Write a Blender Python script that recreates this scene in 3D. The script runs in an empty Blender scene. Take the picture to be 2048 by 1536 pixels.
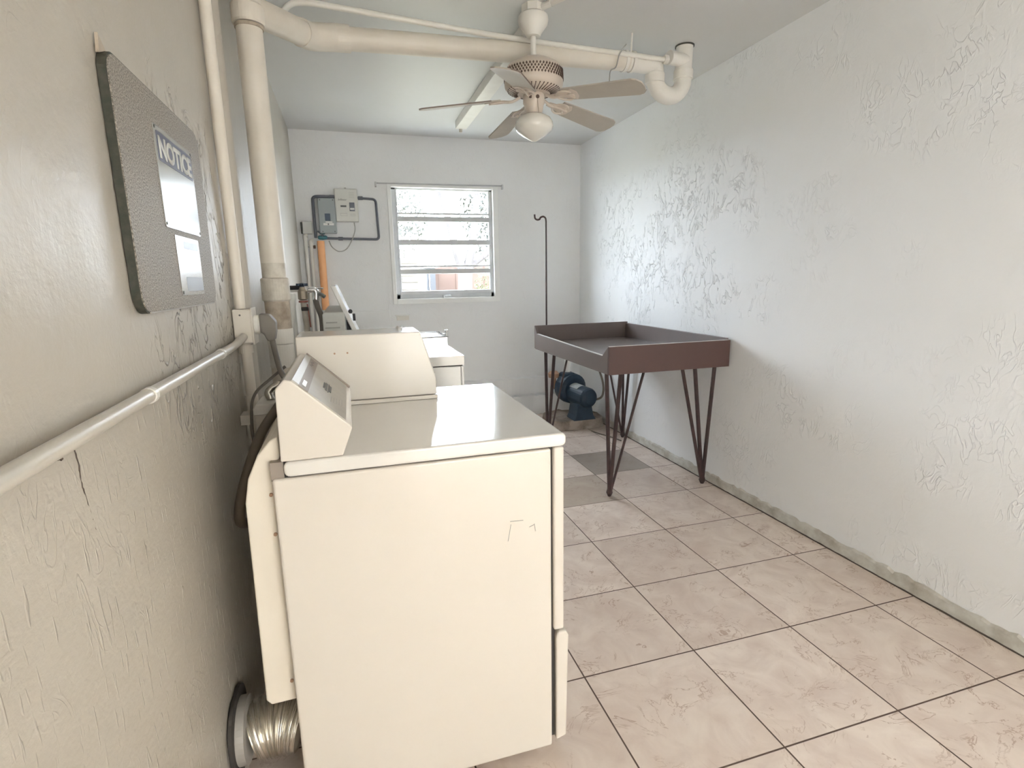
import bpy, bmesh, math, random
from mathutils import Vector, Matrix
random.seed(7)
S = bpy.context.scene
C = S.collection
PI = math.pi

# ------------------------------------------------------------------ camera, sky, sun, exposure
cam = bpy.data.cameras.new('camera')
cam.sensor_width = 36.0
cam.lens = 1073.6 / 2048 * 36.0
cam.clip_start = 0.02
cam.clip_end = 300
camo = bpy.data.objects.new('camera', cam)
C.objects.link(camo)
_r = Vector((0.95691992, -0.28976427, -0.01846458))
_u = Vector((0.07356401, 0.18043706, 0.98083169))
_f = Vector((0.28087829, 0.93993571, -0.19398004))
mw = Matrix.Identity(4)
for i in range(3):
    mw[i][0], mw[i][1], mw[i][2] = _r[i], _u[i], -_f[i]
mw[0][3], mw[1][3], mw[2][3] = -1.450, -0.9754, 1.2614
camo.matrix_world = mw
S.camera = camo

w = bpy.data.worlds.new('sky')
S.world = w
w.use_nodes = True
bg = w.node_tree.nodes['Background']
bg.inputs[0].default_value = (0.83, 0.895, 1.0, 1)
bg.inputs[1].default_value = 21.0

sun = bpy.data.lights.new('sun', 'SUN')
sun.energy = 4.0
sun.angle = math.radians(1.5)
sun.color = (1.0, 0.95, 0.86)
so = bpy.data.objects.new('sun', sun)
C.objects.link(so)
so.rotation_euler = Vector((-0.25, 0.42, -0.85)).to_track_quat('-Z', 'Y').to_euler()

def daylight(name, loc, rot, sx, sy, energy, col, portal=False):
    l = bpy.data.lights.new(name, 'AREA')
    l.shape = 'RECTANGLE'
    l.size, l.size_y = sx, sy
    l.energy = energy
    l.color = col
    l.cycles.is_portal = portal
    o = bpy.data.objects.new(name, l)
    C.objects.link(o)
    o.location = loc
    o.rotation_euler = rot
    return o
# sky light entering through the window and through the open front of the room
daylight('window_portal', (-0.62, 3.90, 1.55), (-PI / 2, 0, 0), 0.95, 1.0, 1, (1, 1, 1), True)
daylight('doorway_portal', (-0.55, -2.36, 1.05), (PI / 2, 0, 0), 1.2, 2.1, 1, (1, 1, 1), True)
daylight('doorway_daylight', (-0.55, -2.34, 1.1), (PI / 2, 0, 0), 1.15, 1.95, 3.1, (1.0, 0.86, 0.78))

S.view_settings.view_transform = 'Standard'
S.view_settings.look = 'None'
S.view_settings.gamma = 1
S.view_settings.use_curve_mapping = False
S.view_settings.exposure = 1.05
S.cycles.max_bounces = 10
S.cycles.diffuse_bounces = 6
S.cycles.use_denoising = True

# ------------------------------------------------------------------ materials
def nt(name):
    m = bpy.data.materials.new(name)
    m.use_nodes = True
    n = m.node_tree.nodes
    return m, n, m.node_tree.links, n['Principled BSDF']

def mixrgb(n, l, fac, a, b, mode='MIX'):
    x = n.new('ShaderNodeMix'); x.data_type = 'RGBA'; x.blend_type = mode
    for sock, v in ((x.inputs[0], fac), (x.inputs[6], a), (x.inputs[7], b)):
        if hasattr(v, 'links'): l.new(v, sock)
        elif isinstance(v, (int, float)): sock.default_value = v
        else: sock.default_value = tuple(v) + (1,) if len(v) == 3 else v
    return x.outputs[2]

def mth(n, l, op, a, b=None, c=None):
    x = n.new('ShaderNodeMath'); x.operation = op
    for i, v in enumerate((a, b, c)):
        if v is None: continue
        if hasattr(v, 'links'): l.new(v, x.inputs[i])
        else: x.inputs[i].default_value = v
    return x.outputs[0]

def rng(n, l, v, a, b, c=0.0, d=1.0):
    x = n.new('ShaderNodeMapRange')
    l.new(v, x.inputs[0])
    for i, q in enumerate((a, b, c, d)): x.inputs[i + 1].default_value = q
    return x.outputs[0]

def noise(n, l, vec, scale, detail=3, rough=0.5, dist=0.0):
    x = n.new('ShaderNodeTexNoise')
    x.inputs['Scale'].default_value = scale
    x.inputs['Detail'].default_value = detail
    x.inputs['Roughness'].default_value = rough
    x.inputs['Distortion'].default_value = dist
    if vec is not None: l.new(vec, x.inputs['Vector'])
    return x.outputs['Fac']

def mapping(n, l, vec, sc=(1, 1, 1), rot=(0, 0, 0)):
    x = n.new('ShaderNodeMapping')
    l.new(vec, x.inputs[0]); x.inputs['Scale'].default_value = sc
    x.inputs['Rotation'].default_value = rot
    return x.outputs[0]

def mat(name, col, rough=0.5, metal=0.0, bump=0.0, bscale=60, var=0.0, vscale=6, col2=None, spec=0.5, coat=0.0, trans=0.0):
    m, n, l, b = nt(name)
    tc = n.new('ShaderNodeTexCoord').outputs['Object']
    b.inputs['Roughness'].default_value = rough
    b.inputs['Metallic'].default_value = metal
    b.inputs['Specular IOR Level'].default_value = spec
    b.inputs['Coat Weight'].default_value = coat
    b.inputs['Coat Roughness'].default_value = 0.03
    b.inputs['Transmission Weight'].default_value = trans
    c2 = col2 or tuple(c * 0.8 for c in col)
    f = rng(n, l, noise(n, l, tc, vscale, 4, 0.6), 0.4, 0.75, 0, var)
    l.new(mixrgb(n, l, f, col, c2), b.inputs['Base Color'])
    if bump:
        bp = n.new('ShaderNodeBump'); bp.inputs['Strength'].default_value = bump
        bp.inputs['Distance'].default_value = 0.002
        l.new(noise(n, l, tc, bscale, 3), bp.inputs['Height'])
        l.new(bp.outputs[0], b.inputs['Normal'])
    return m

def stucco(name, col, col2, rough, relief, drips=0.0, seed=(0, 0, 0), spec=0.5, ridges=0.0, fade=None, where=None):
    """painted plaster: fine grain, smeared trowel ridges in patches, faint stains"""
    m, n, l, b = nt(name)
    geo = n.new('ShaderNodeNewGeometry').outputs['Position']
    off = n.new('ShaderNodeVectorMath'); off.operation = 'ADD'; off.inputs[1].default_value = seed
    l.new(geo, off.inputs[0]); v = off.outputs[0]
    b.inputs['Roughness'].default_value = rough
    b.inputs['Specular IOR Level'].default_value = spec
    st = rng(n, l, noise(n, l, v, 1.6, 5, 0.6), 0.42, 0.7)
    cc = mixrgb(n, l, mth(n, l, 'MULTIPLY', st, 0.6), col, col2)
    # curled ridges: contour lines of a distorted noise, kept only in patches
    vs = mapping(n, l, v, (1, 1, 0.55))
    a = noise(n, l, vs, 7.5, 2.5, 0.55, 1.6)
    ln = rng(n, l, mth(n, l, 'ABSOLUTE', mth(n, l, 'SUBTRACT', a, 0.5)), 0.0, 0.022, 1, 0)
    a2 = noise(n, l, vs, 16, 2, 0.5, 1.2)
    ln2 = rng(n, l, mth(n, l, 'ABSOLUTE', mth(n, l, 'SUBTRACT', a2, 0.47)), 0.0, 0.025, 1, 0)
    patch = rng(n, l, noise(n, l, v, 2.3, 3), 0.44, 0.58)
    if where:   # trowel marks limited to one stretch, on the right wall where light grazes
        sx = n.new('ShaderNodeSeparateXYZ'); l.new(geo, sx.inputs[0])
        wy = mth(n, l, 'DIVIDE', mth(n, l, 'ABSOLUTE', mth(n, l, 'SUBTRACT', sx.outputs[1], where[0])), where[1])
        wz = mth(n, l, 'DIVIDE', mth(n, l, 'ABSOLUTE', mth(n, l, 'SUBTRACT', sx.outputs[2], where[2])), where[3])
        patch = mth(n, l, 'MULTIPLY', patch, rng(n, l, mth(n, l, 'MAXIMUM', wy, wz), 0.6, 1.0, 1, where[4]))
    brk = rng(n, l, noise(n, l, v, 11, 2), 0.42, 0.58)
    rd = mth(n, l, 'MULTIPLY', mth(n, l, 'MAXIMUM', ln, ln2), mth(n, l, 'MULTIPLY', patch, brk))
    plate = mth(n, l, 'MULTIPLY', rng(n, l, a, 0.47, 0.53), patch)
    grain = noise(n, l, v, 90, 4, 0.6)
    broad = noise(n, l, v, 9, 4, 0.5)
    h = mth(n, l, 'MULTIPLY', grain, 0.25)
    h = mth(n, l, 'ADD', h, mth(n, l, 'MULTIPLY', broad, 1.3))
    h = mth(n, l, 'ADD', h, mth(n, l, 'MULTIPLY', rd, ridges * 3.0))
    h = mth(n, l, 'ADD', h, mth(n, l, 'MULTIPLY', plate, ridges * 0.5))
    if drips:
        vd = mapping(n, l, v, (1, 1, 0.16))
        d = rng(n, l, noise(n, l, vd, 105, 1.5), 0.62, 0.72)
        zz = n.new('ShaderNodeSeparateXYZ'); l.new(geo, zz.inputs[0])
        below = rng(n, l, zz.outputs[2], 1.10, 0.95)
        d = mth(n, l, 'MULTIPLY', d, mth(n, l, 'MULTIPLY', below, rng(n, l, zz.outputs[1], -0.25, 0.35, 0.15, 1.0)))
        h = mth(n, l, 'ADD', h, mth(n, l, 'MULTIPLY', d, 2.2 * drips))
        cc = mixrgb(n, l, mth(n, l, 'MULTIPLY', d, 0.5), cc, (0.80, 0.78, 0.70))
    cc = mixrgb(n, l, mth(n, l, 'MULTIPLY', rd, 0.30 * min(1.0, ridges)), cc, tuple(c * 0.55 for c in col2))  # relief shading put into the colour: ridge lines darkened
    l.new(cc, b.inputs['Base Color'])
    bp = n.new('ShaderNodeBump'); bp.inputs['Strength'].default_value = relief
    bp.inputs['Distance'].default_value = 0.004
    l.new(h, bp.inputs['Height']); l.new(bp.outputs[0], b.inputs['Normal'])
    return m

M = {}
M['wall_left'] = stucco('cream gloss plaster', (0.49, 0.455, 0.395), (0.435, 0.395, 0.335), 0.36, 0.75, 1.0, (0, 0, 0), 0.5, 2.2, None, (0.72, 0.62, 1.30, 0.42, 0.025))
M['wall_right'] = stucco('white trowelled plaster', (0.87, 0.885, 0.90), (0.84, 0.85, 0.85), 0.55, 0.5, 0, (3, 1, 5), 0.4, 3.4, None, (2.35, 1.1, 1.35, 0.65, 0.12))
M['wall_back'] = stucco('white rough plaster', (0.84, 0.85, 0.86), (0.80, 0.80, 0.79), 0.6, 0.5, 0, (7, 2, 1), 0.3, 0.14)
M['ceiling'] = stucco('painted ceiling', (0.69, 0.695, 0.69), (0.66, 0.66, 0.64), 0.5, 0.12, 0, (1, 9, 3), 0.4, 0.0)
M['pipe_paint'] = mat('cream painted pipe', (0.74, 0.69, 0.61), 0.42, bump=0.3, bscale=40, var=0.5, vscale=9, col2=(0.64, 0.58, 0.49))
M['pipe_white'] = mat('white painted pipe', (0.80, 0.78, 0.73), 0.4, bump=0.3, bscale=40, var=0.5, vscale=9, col2=(0.70, 0.67, 0.60))
M['stained'] = mat('brown stained pipe', (0.52, 0.45, 0.36), 0.55, bump=0.4, bscale=60, var=1.0, vscale=22, col2=(0.30, 0.24, 0.18))
M['stained_light'] = mat('grey stained pipe', (0.66, 0.62, 0.54), 0.5, bump=0.4, bscale=60, var=1.0, vscale=18, col2=(0.44, 0.39, 0.32))
M['enamel'] = mat('almond enamel', (0.72, 0.675, 0.61), 0.22, var=0.25, vscale=2.2, col2=(0.70, 0.64, 0.56), coat=0.3, bump=0.05, bscale=200)
M['enamel_top'] = mat('glossy almond enamel top', (0.76, 0.74, 0.70), 0.12, var=0.2, vscale=3, coat=0.45, bump=0.03, bscale=8)
M['enamel_white'] = mat('white enamel', (0.80, 0.80, 0.78), 0.2, var=0.15, coat=0.3)
M['conduit_paint'] = mat('pale glossy conduit paint', (0.56, 0.525, 0.46), 0.32, bump=0.2, bscale=60)
M['cream_metal'] = mat('cream metal cover', (0.82, 0.76, 0.66), 0.4, var=0.3, vscale=4)
M['dark_gap'] = mat('dark recess', (0.05, 0.045, 0.04), 0.8)
M['taupe_panel'] = mat('taupe control panel', (0.33, 0.285, 0.25), 0.55, spec=0.2)
M['grey_panel'] = mat('pale grey control panel', (0.50, 0.47, 0.42), 0.5, spec=0.25, var=0.5, vscale=20)
M['silver'] = mat('silver edge trim', (0.50, 0.48, 0.45), 0.5, metal=0.4)
M['black'] = mat('black plastic', (0.02, 0.02, 0.022), 0.4)
M['chrome'] = mat('chrome', (0.85, 0.86, 0.88), 0.1, metal=1.0)
M['foil'] = mat('crinkled foil', (0.72, 0.69, 0.63), 0.25, metal=0.95, bump=1.0, bscale=45)
M['cord'] = mat('grey rubber cord', (0.22, 0.20, 0.175), 0.55)
M['brown_hose'] = mat('brown hose', (0.13, 0.105, 0.08), 0.5)
M['laminate'] = None
M['dark_edge'] = mat('dark green board edge', (0.035, 0.04, 0.03), 0.5, var=0.6, vscale=60, col2=(0.10, 0.09, 0.07))
M['sign_white'] = mat('glossy white sign', (0.40, 0.40, 0.38), 0.20, metal=0.1)
M['sign_blue'] = mat('faded blue header', (0.10, 0.105, 0.155), 0.45)
M['plaque'] = mat('brushed metal plaque', (0.34, 0.33, 0.30), 0.24, metal=0.6)
M['plaque_blue'] = mat('grey blue plaque print', (0.30, 0.33, 0.38), 0.3)
M['table'] = mat('brown painted table', (0.105, 0.058, 0.052), 0.42, var=0.5, vscale=5, col2=(0.085, 0.05, 0.048), bump=0.15, bscale=90)
M['table_top'] = mat('worn brown table top', (0.15, 0.125, 0.12), 0.2, var=0.9, vscale=5, col2=(0.24, 0.21, 0.20), bump=0.1, bscale=60)
M['table_side'] = mat('greyed brown side board', (0.17, 0.135, 0.125), 0.4, var=0.4, vscale=7)
M['steel_leg'] = mat('dark painted steel leg', (0.045, 0.028, 0.028), 0.38, var=0.6, vscale=30, col2=(0.10, 0.05, 0.05))
M['motor_blue'] = mat('blue motor paint', (0.007, 0.026, 0.050), 0.5, var=0.5, vscale=30, col2=(0.005, 0.018, 0.034), bump=0.4, bscale=90)
M['motor_label'] = mat('worn metal label', (0.35, 0.36, 0.36), 0.4, var=1, vscale=60)
M['concrete'] = mat('dirty concrete', (0.38, 0.32, 0.27), 0.9, bump=1.0, bscale=30, var=1.0, vscale=9, col2=(0.12, 0.09, 0.07))
M['rust'] = mat('rusty tan metal', (0.42, 0.26, 0.17), 0.7, var=1, vscale=20)
M['pvc_grey'] = mat('dark grey conduit', (0.13, 0.14, 0.17), 0.45)
M['box_grey'] = mat('blue grey plastic housing', (0.35, 0.39, 0.40), 0.45, var=0.2)
M['box_window'] = mat('dark blue display', (0.07, 0.10, 0.15), 0.25)
M['box_white'] = mat('pale plastic housing', (0.66, 0.66, 0.62), 0.4)
M['ink'] = mat('dark ink', (0.12, 0.12, 0.12), 0.5)
M['ink_grey'] = mat('grey ink', (0.38, 0.38, 0.36), 0.5)
M['teal'] = mat('teal valve', (0.06, 0.19, 0.22), 0.45)
M['orange'] = mat('orange plastic pipe', (0.95, 0.48, 0.22), 0.45, var=0.3, vscale=8, col2=(0.95, 0.58, 0.34))
M['fan_cream'] = mat('cream fan enamel', (0.66, 0.58, 0.50), 0.35)
M['fan_dark'] = mat('shadowed vent slot', (0.11, 0.07, 0.05), 0.6)
M['blade'] = mat('matt cream blade', (0.50, 0.46, 0.40), 0.55, var=0.4, vscale=8)
M['blade_edge'] = mat('dusty blade edge', (0.23, 0.18, 0.15), 0.8)
M['opal'] = mat('opal glass', (0.78, 0.76, 0.70), 0.12, coat=0.5)
M['alu'] = mat('white aluminium', (0.60, 0.61, 0.62), 0.4, var=0.3, vscale=12)
M['win_white'] = mat('white window surround', (0.88, 0.89, 0.88), 0.5)
M['grimy'] = mat('grimy plaster skirting', (0.62, 0.61, 0.56), 0.8, bump=1.0, bscale=35, var=0.9, vscale=11, col2=(0.36, 0.32, 0.26))
M['black_gap_line'] = mat('dirt line', (0.09, 0.07, 0.055), 0.9)
M['pale_sky_block'] = mat('off-white sky block', (0.70, 0.69, 0.65), 0.5)
M['tote'] = mat('pale grey plastic', (0.60, 0.61, 0.58), 0.35, var=0.4, vscale=15)
M['brass'] = mat('dull brass', (0.42, 0.36, 0.28), 0.4, metal=0.6)
M['red_ring'] = mat('red washer', (0.42, 0.16, 0.13), 0.5)
M['pvc'] = mat('white pvc', (0.84, 0.84, 0.81), 0.35)

# speckled laminate
m, n, l, b = nt('speckled taupe laminate')
tc = n.new('ShaderNodeTexCoord').outputs['Object']
sp = rng(n, l, noise(n, l, tc, 340, 3, 0.75), 0.42, 0.58)
l.new(mixrgb(n, l, sp, (0.13, 0.115, 0.095), (0.42, 0.375, 0.32)), b.inputs['Base Color'])
b.inputs['Roughness'].default_value = 0.55
M['laminate'] = m

# glass: thin clear pane
m, n, l, b = nt('clear glass')
n.remove(b)
tr = n.new('ShaderNodeBsdfTransparent'); tr.inputs[0].default_value = (0.97, 0.985, 0.98, 1)
gl = n.new('ShaderNodeBsdfGlossy'); gl.inputs['Roughness'].default_value = 0.02
mx = n.new('ShaderNodeMixShader'); mx.inputs[0].default_value = 0.06
l.new(tr.outputs[0], mx.inputs[1]); l.new(gl.outputs[0], mx.inputs[2])
l.new(mx.outputs[0], n['Material Output'].inputs[0])
M['glass'] = m

# floor tiles 0.4064 m, thin brown grout, veined beige ceramic
T = 0.4064
m, n, l, b = nt('beige ceramic floor tile')
geo = n.new('ShaderNodeNewGeometry').outputs['Position']
sep = n.new('ShaderNodeSeparateXYZ'); l.new(geo, sep.inputs[0])
ux = mth(n, l, 'DIVIDE', sep.outputs[0], T); uy = mth(n, l, 'DIVIDE', sep.outputs[1], T)
fx = mth(n, l, 'FRACT', ux); fy = mth(n, l, 'FRACT', uy)
def edge(f): return mth(n, l, 'MINIMUM', f, mth(n, l, 'SUBTRACT', 1.0, f))
ed = mth(n, l, 'MINIMUM', edge(fx), edge(fy))
gr = rng(n, l, ed, 0.0045, 0.0075, 1, 0)
ix = mth(n, l, 'FLOOR', ux); iy = mth(n, l, 'FLOOR', uy)
cb = n.new('ShaderNodeCombineXYZ'); l.new(ix, cb.inputs[0]); l.new(iy, cb.inputs[1])
wn = n.new('ShaderNodeTexWhiteNoise'); wn.noise_dimensions = '3D'; l.new(cb.outputs[0], wn.inputs['Vector'])
sc = n.new('ShaderNodeVectorMath'); sc.operation = 'MULTIPLY_ADD'
l.new(wn.outputs['Color'], sc.inputs[0]); sc.inputs[1].default_value = (9, 9, 9); l.new(geo, sc.inputs[2])
tv = sc.outputs[0]
cloud = rng(n, l, noise(n, l, tv, 7, 5, 0.6, 0.8), 0.35, 0.68)
c1 = mixrgb(n, l, cloud, (0.84, 0.735, 0.655), (0.70, 0.58, 0.51))
va = noise(n, l, tv, 6.5, 5, 0.62, 1.4)
vein = rng(n, l, mth(n, l, 'ABSOLUTE', mth(n, l, 'SUBTRACT', va, 0.5)), 0.0, 0.016, 1, 0)
vm = rng(n, l, noise(n, l, tv, 9, 2), 0.42, 0.6)
c2 = mixrgb(n, l, mth(n, l, 'MULTIPLY', mth(n, l, 'MULTIPLY', vein, vm), 0.75), c1, (0.40, 0.26, 0.19))
tone = rng(n, l, wn.outputs['Value'], 0, 1, 0.0, 0.30)
c3 = mixrgb(n, l, tone, c2, (0.44, 0.35, 0.29))
# one noticeably darker tile (column 0, row 5) and a brownish one next to it
def is_tile(cx, cy):
    a = mth(n, l, 'COMPARE', ix, float(cx), 0.1); bb = mth(n, l, 'COMPARE', iy, float(cy), 0.1)
    return mth(n, l, 'MULTIPLY', a, bb)
c3 = mixrgb(n, l, mth(n, l, 'MULTIPLY', is_tile(0, 5), 0.7), c3, (0.26, 0.225, 0.19))
c3 = mixrgb(n, l, mth(n, l, 'MULTIPLY', is_tile(-1, 4), 0.6), c3, (0.36, 0.29, 0.22))
gr_c = mixrgb(n, l, gr, c3, (0.11, 0.07, 0.05))
l.new(gr_c, b.inputs['Base Color'])
l.new(rng(n, l, gr, 0, 1, 0.25, 0.9), b.inputs['Roughness'])
bp = n.new('ShaderNodeBump'); bp.inputs['Strength'].default_value = 0.35; bp.inputs['Distance'].default_value = 0.002
hh = mth(n, l, 'ADD', mth(n, l, 'MULTIPLY', gr, -2.0), mth(n, l, 'MULTIPLY', noise(n, l, tv, 26, 4), 0.5))
l.new(hh, bp.inputs['Height']); l.new(bp.outputs[0], b.inputs['Normal'])
M['floor'] = m

# outdoors
M['grass'] = mat('lawn', (0.20, 0.185, 0.13), 0.9, var=1, vscale=3, col2=(0.17, 0.165, 0.11))
M['bush'] = mat('yellow green leaves', (0.036, 0.040, 0.009), 0.8, var=1, vscale=8, col2=(0.026, 0.032, 0.009))
M['leaf'] = mat('grey green leaves', (0.026, 0.029, 0.023), 0.8, var=1, vscale=2, col2=(0.035, 0.035, 0.03))
M['bark'] = mat('pale bark', (0.030, 0.026, 0.026), 0.9, var=1, vscale=6, col2=(0.018, 0.015, 0.015), bump=1, bscale=14)
M['fence'] = mat('red brown fence boards', (0.042, 0.022, 0.015), 0.8, var=0.7, vscale=3, col2=(0.034, 0.016, 0.011))
M['stone'] = mat('buff stone', (0.027, 0.022, 0.016), 0.9, var=1, vscale=5, col2=(0.015, 0.012, 0.009), bump=1, bscale=9)
M['shed'] = mat('slate blue siding', (0.019, 0.021, 0.026), 0.7)

# ------------------------------------------------------------------ mesh helpers
def tag(o, label=None, cat=None, group=None, kind=None):
    if label: o['label'] = label
    if cat: o['category'] = cat
    if group: o['group'] = group
    if kind: o['kind'] = kind
    return o

def thing(name, label, cat, loc=(0, 0, 0), group=None):
    o = bpy.data.objects.new(name, None)
    o.empty_display_size = 0.05
    C.objects.link(o); o.location = loc
    return tag(o, label, cat, group)

def obj(name, bm, m, parent=None, smooth=False, bevel=0.0, seg=2, label=None):
    """bm is in world coordinates; parent is an empty or mesh object without rotation"""
    bmesh.ops.recalc_face_normals(bm, faces=bm.faces)
    me = bpy.data.meshes.new(name)
    org = Vector((0, 0, 0))
    if parent is not None:
        p = parent
        while p is not None:
            org += Vector(p.location); p = p.parent
    else:
        xs = [v.co for v in bm.verts]
        org = Vector((sum(v.x for v in xs) / len(xs), sum(v.y for v in xs) / len(xs), min(v.z for v in xs)))
    loc = Vector((0, 0, 0)) if parent is not None else org
    bmesh.ops.translate(bm, verts=bm.verts, vec=-org)
    if smooth:
        for e in bm.edges:
            if len(e.link_faces) == 2 and e.calc_face_angle(0) > math.radians(38): e.smooth = False
    bm.to_mesh(me); bm.free()
    if smooth:
        for p in me.polygons: p.use_smooth = True
    me.materials.append(m)
    o = bpy.data.objects.new(name, me)
    C.objects.link(o)
    if parent is not None: o.parent = parent
    o.location = loc
    if bevel:
        b = o.modifiers.new('bevel', 'BEVEL'); b.width = bevel; b.segments = seg; b.limit_method = 'ANGLE'
        b.angle_limit = math.radians(40)
        if smooth is False:
            b.harden_normals = False
    if label: o['label'] = label
    return o

def B(): return bmesh.new()

def box(bm, x0, x1, y0, y1, z0, z1):
    vs = [bm.verts.new((x, y, z)) for x in (x0, x1) for y in (y0, y1) for z in (z0, z1)]
    for f in ((0, 1, 3, 2), (4, 6, 7, 5), (0, 4, 5, 1), (2, 3, 7, 6), (0, 2, 6, 4), (1, 5, 7, 3)):
        bm.faces.new([vs[i] for i in f])
    return bm

def prism(bm, pts, axis, a, b):
    """extrude polygon: axis 'y' pts=(x,z); 'x' pts=(y,z); 'z' pts=(x,y)"""
    def P(p, t):
        return {'y': (p[0], t, p[1]), 'x': (t, p[0], p[1]), 'z': (p[0], p[1], t)}[axis]
    A = [bm.verts.new(P(p, a)) for p in pts]; Bv = [bm.verts.new(P(p, b)) for p in pts]
    bm.faces.new(A); bm.faces.new(Bv[::-1])
    k = len(pts)
    for i in range(k):
        bm.faces.new((A[i], Bv[i], Bv[(i + 1) % k], A[(i + 1) % k]))
    return bm

def rrect(x0, x1, y0, y1, r, n=6):
    out = []
    for cx, cy, a0 in ((x1 - r, y1 - r, 0), (x0 + r, y1 - r, 90), (x0 + r, y0 + r, 180), (x1 - r, y0 + r, 270)):
        for i in range(n + 1):
            a = math.radians(a0 + 90 * i / n)
            out.append((cx + r * math.cos(a), cy + r * math.sin(a)))
    return out

def tube(bm, pts, r, seg=14, cap=True, rad=None):
    pts = [Vector(p) for p in pts]
    k = len(pts); rings = []
    t0 = (pts[1] - pts[0]).normalized()
    ref = Vector((0, 0, 1)) if abs(t0.z) < 0.9 else Vector((1, 0, 0))
    nrm = (ref - t0 * ref.dot(t0)).normalized()
    for i, p in enumerate(pts):
        if i == 0: t = t0
        elif i == k - 1: t = (pts[-1] - pts[-2]).normalized()
        else: t = ((pts[i + 1] - p).normalized() + (p - pts[i - 1]).normalized()).normalized()
        nrm = (nrm - t * nrm.dot(t)).normalized()
        bn = t.cross(nrm)
        rr = rad[i] if rad else r
        if 0 < i < k - 1 and not rad:
            c = max(0.6, t.dot((p - pts[i - 1]).normalized())); rr = r / c if c < 0.98 else r
        rings.append([bm.verts.new(p + (nrm * math.cos(a) + bn * math.sin(a)) * rr)
                      for a in [2 * PI * j / seg for j in range(seg)]])
    for i in range(k - 1):
        for j in range(seg):
            bm.faces.new((rings[i][j], rings[i][(j + 1) % seg], rings[i + 1][(j + 1) % seg], rings[i + 1][j]))
    if cap:
        bm.faces.new(rings[0][::-1]); bm.faces.new(rings[-1])
    return bm

def smooth_path(pts, n=8):
    """Catmull-Rom through the points"""
    P = [Vector(p) for p in pts]
    P = [P[0] * 2 - P[1]] + P + [P[-1] * 2 - P[-2]]
    out = []
    for i in range(1, len(P) - 2):
        for j in range(n):
            t = j / n
            out.append(0.5 * ((2 * P[i]) + (P[i + 1] - P[i - 1]) * t + (2 * P[i - 1] - 5 * P[i] + 4 * P[i + 1] - P[i + 2]) * t * t
                              + (3 * P[i] - P[i - 1] - 3 * P[i + 1] + P[i + 2]) * t ** 3))
    out.append(P[-2])
    return out

def round_corners(pts, r, n=6):
    P = [Vector(p) for p in pts]; out = [P[0]]
    for i in range(1, len(P) - 1):
        a = (P[i - 1] - P[i]); b = (P[i + 1] - P[i])
        d = min(r, a.length * 0.48, b.length * 0.48)
        A = P[i] + a.normalized() * d; Bq = P[i] + b.normalized() * d
        for j in range(n + 1):
            t = j / n
            out.append(A * (1 - t) ** 2 + P[i] * 2 * t * (1 - t) + Bq * t * t)
    out.append(P[-1])
    return out

def lathe(bm, prof, c, seg=32, axis='z'):
    """prof = [(radius, height)], closed ends when radius 0"""
    rings = []
    for r, h in prof:
        if r < 1e-6:
            v = {'z': (c[0], c[1], c[2] + h), 'y': (c[0], c[1] + h, c[2]), 'x': (c[0] + h, c[1], c[2])}[axis]
            rings.append([bm.verts.new(v)])
        else:
            ring = []
            for j in range(seg):
                a = 2 * PI * j / seg; u, v = r * math.cos(a), r * math.sin(a)
                ring.append(bm.verts.new({'z': (c[0] + u, c[1] + v, c[2] + h), 'y': (c[0] + u, c[1] + h, c[2] + v),
                                          'x': (c[0] + h, c[1] + u, c[2] + v)}[axis]))
            rings.append(ring)
    for A, Bq in zip(rings, rings[1:]):
        for j in range(seg):
            k = (j + 1) % seg
            if len(A) == 1 and len(Bq) > 1: bm.faces.new((A[0], Bq[j], Bq[k]))
            elif len(Bq) == 1 and len(A) > 1: bm.faces.new((A[j], A[k], Bq[0]))
            elif len(A) > 1: bm.faces.new((A[j], A[k], Bq[k], Bq[j]))
    if len(rings[0]) > 1: bm.faces.new(rings[0][::-1])
    if len(rings[-1]) > 1: bm.faces.new(rings[-1])
    return bm

def text_bm(s, size, org, right, up, depth=0.0006, weight=0.0, shear=0.0, sx=1.0):
    cu = bpy.data.curves.new('text', 'FONT'); cu.body = s; cu.size = 1.0; cu.extrude = 0.0; cu.offset = weight; cu.shear = shear
    o = bpy.data.objects.new('text', cu); C.objects.link(o)
    dg = bpy.context.evaluated_depsgraph_get(); dg.update()
    me = o.evaluated_get(dg).to_mesh()
    bm = bmesh.new(); bm.from_mesh(me)
    o.evaluated_get(dg).to_mesh_clear()
    bpy.data.objects.remove(o); bpy.data.curves.remove(cu)
    right = Vector(right).normalized(); up = Vector(up).normalized(); nn = right.cross(up)
    org = Vector(org)
    x0 = min(v.co.x for v in bm.verts)
    for v in bm.verts:
        v.co = org + right * ((v.co.x - x0) * size * sx) + up * (v.co.y * size)
    r = bmesh.ops.extrude_face_region(bm, geom=list(bm.faces))
    bmesh.ops.translate(bm, verts=[g for g in r['geom'] if isinstance(g, bmesh.types.BMVert)], vec=nn * depth)
    return bm

def struct(name, bm, m, **k):
    o = obj(name, bm, m, **k); o['kind'] = 'structure'; return o

# ------------------------------------------------------------------ the room
XR, XL, YB, YF, H = 0.614, -1.79, 3.686, -2.25, 2.40
WX0, WX1, WZ0, WZ1 = -1.08, -0.168, 1.08, 2.01
floor = struct('floor', box(B(), XL - 0.15, XR + 0.15, YF - 0.1, YB + 0.2, -0.12, 0.0), M['floor'])
struct('ceiling', box(B(), XL - 0.15, XR + 0.15, YF - 0.1, YB + 0.2, H, H + 0.12), M['ceiling'])
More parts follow.
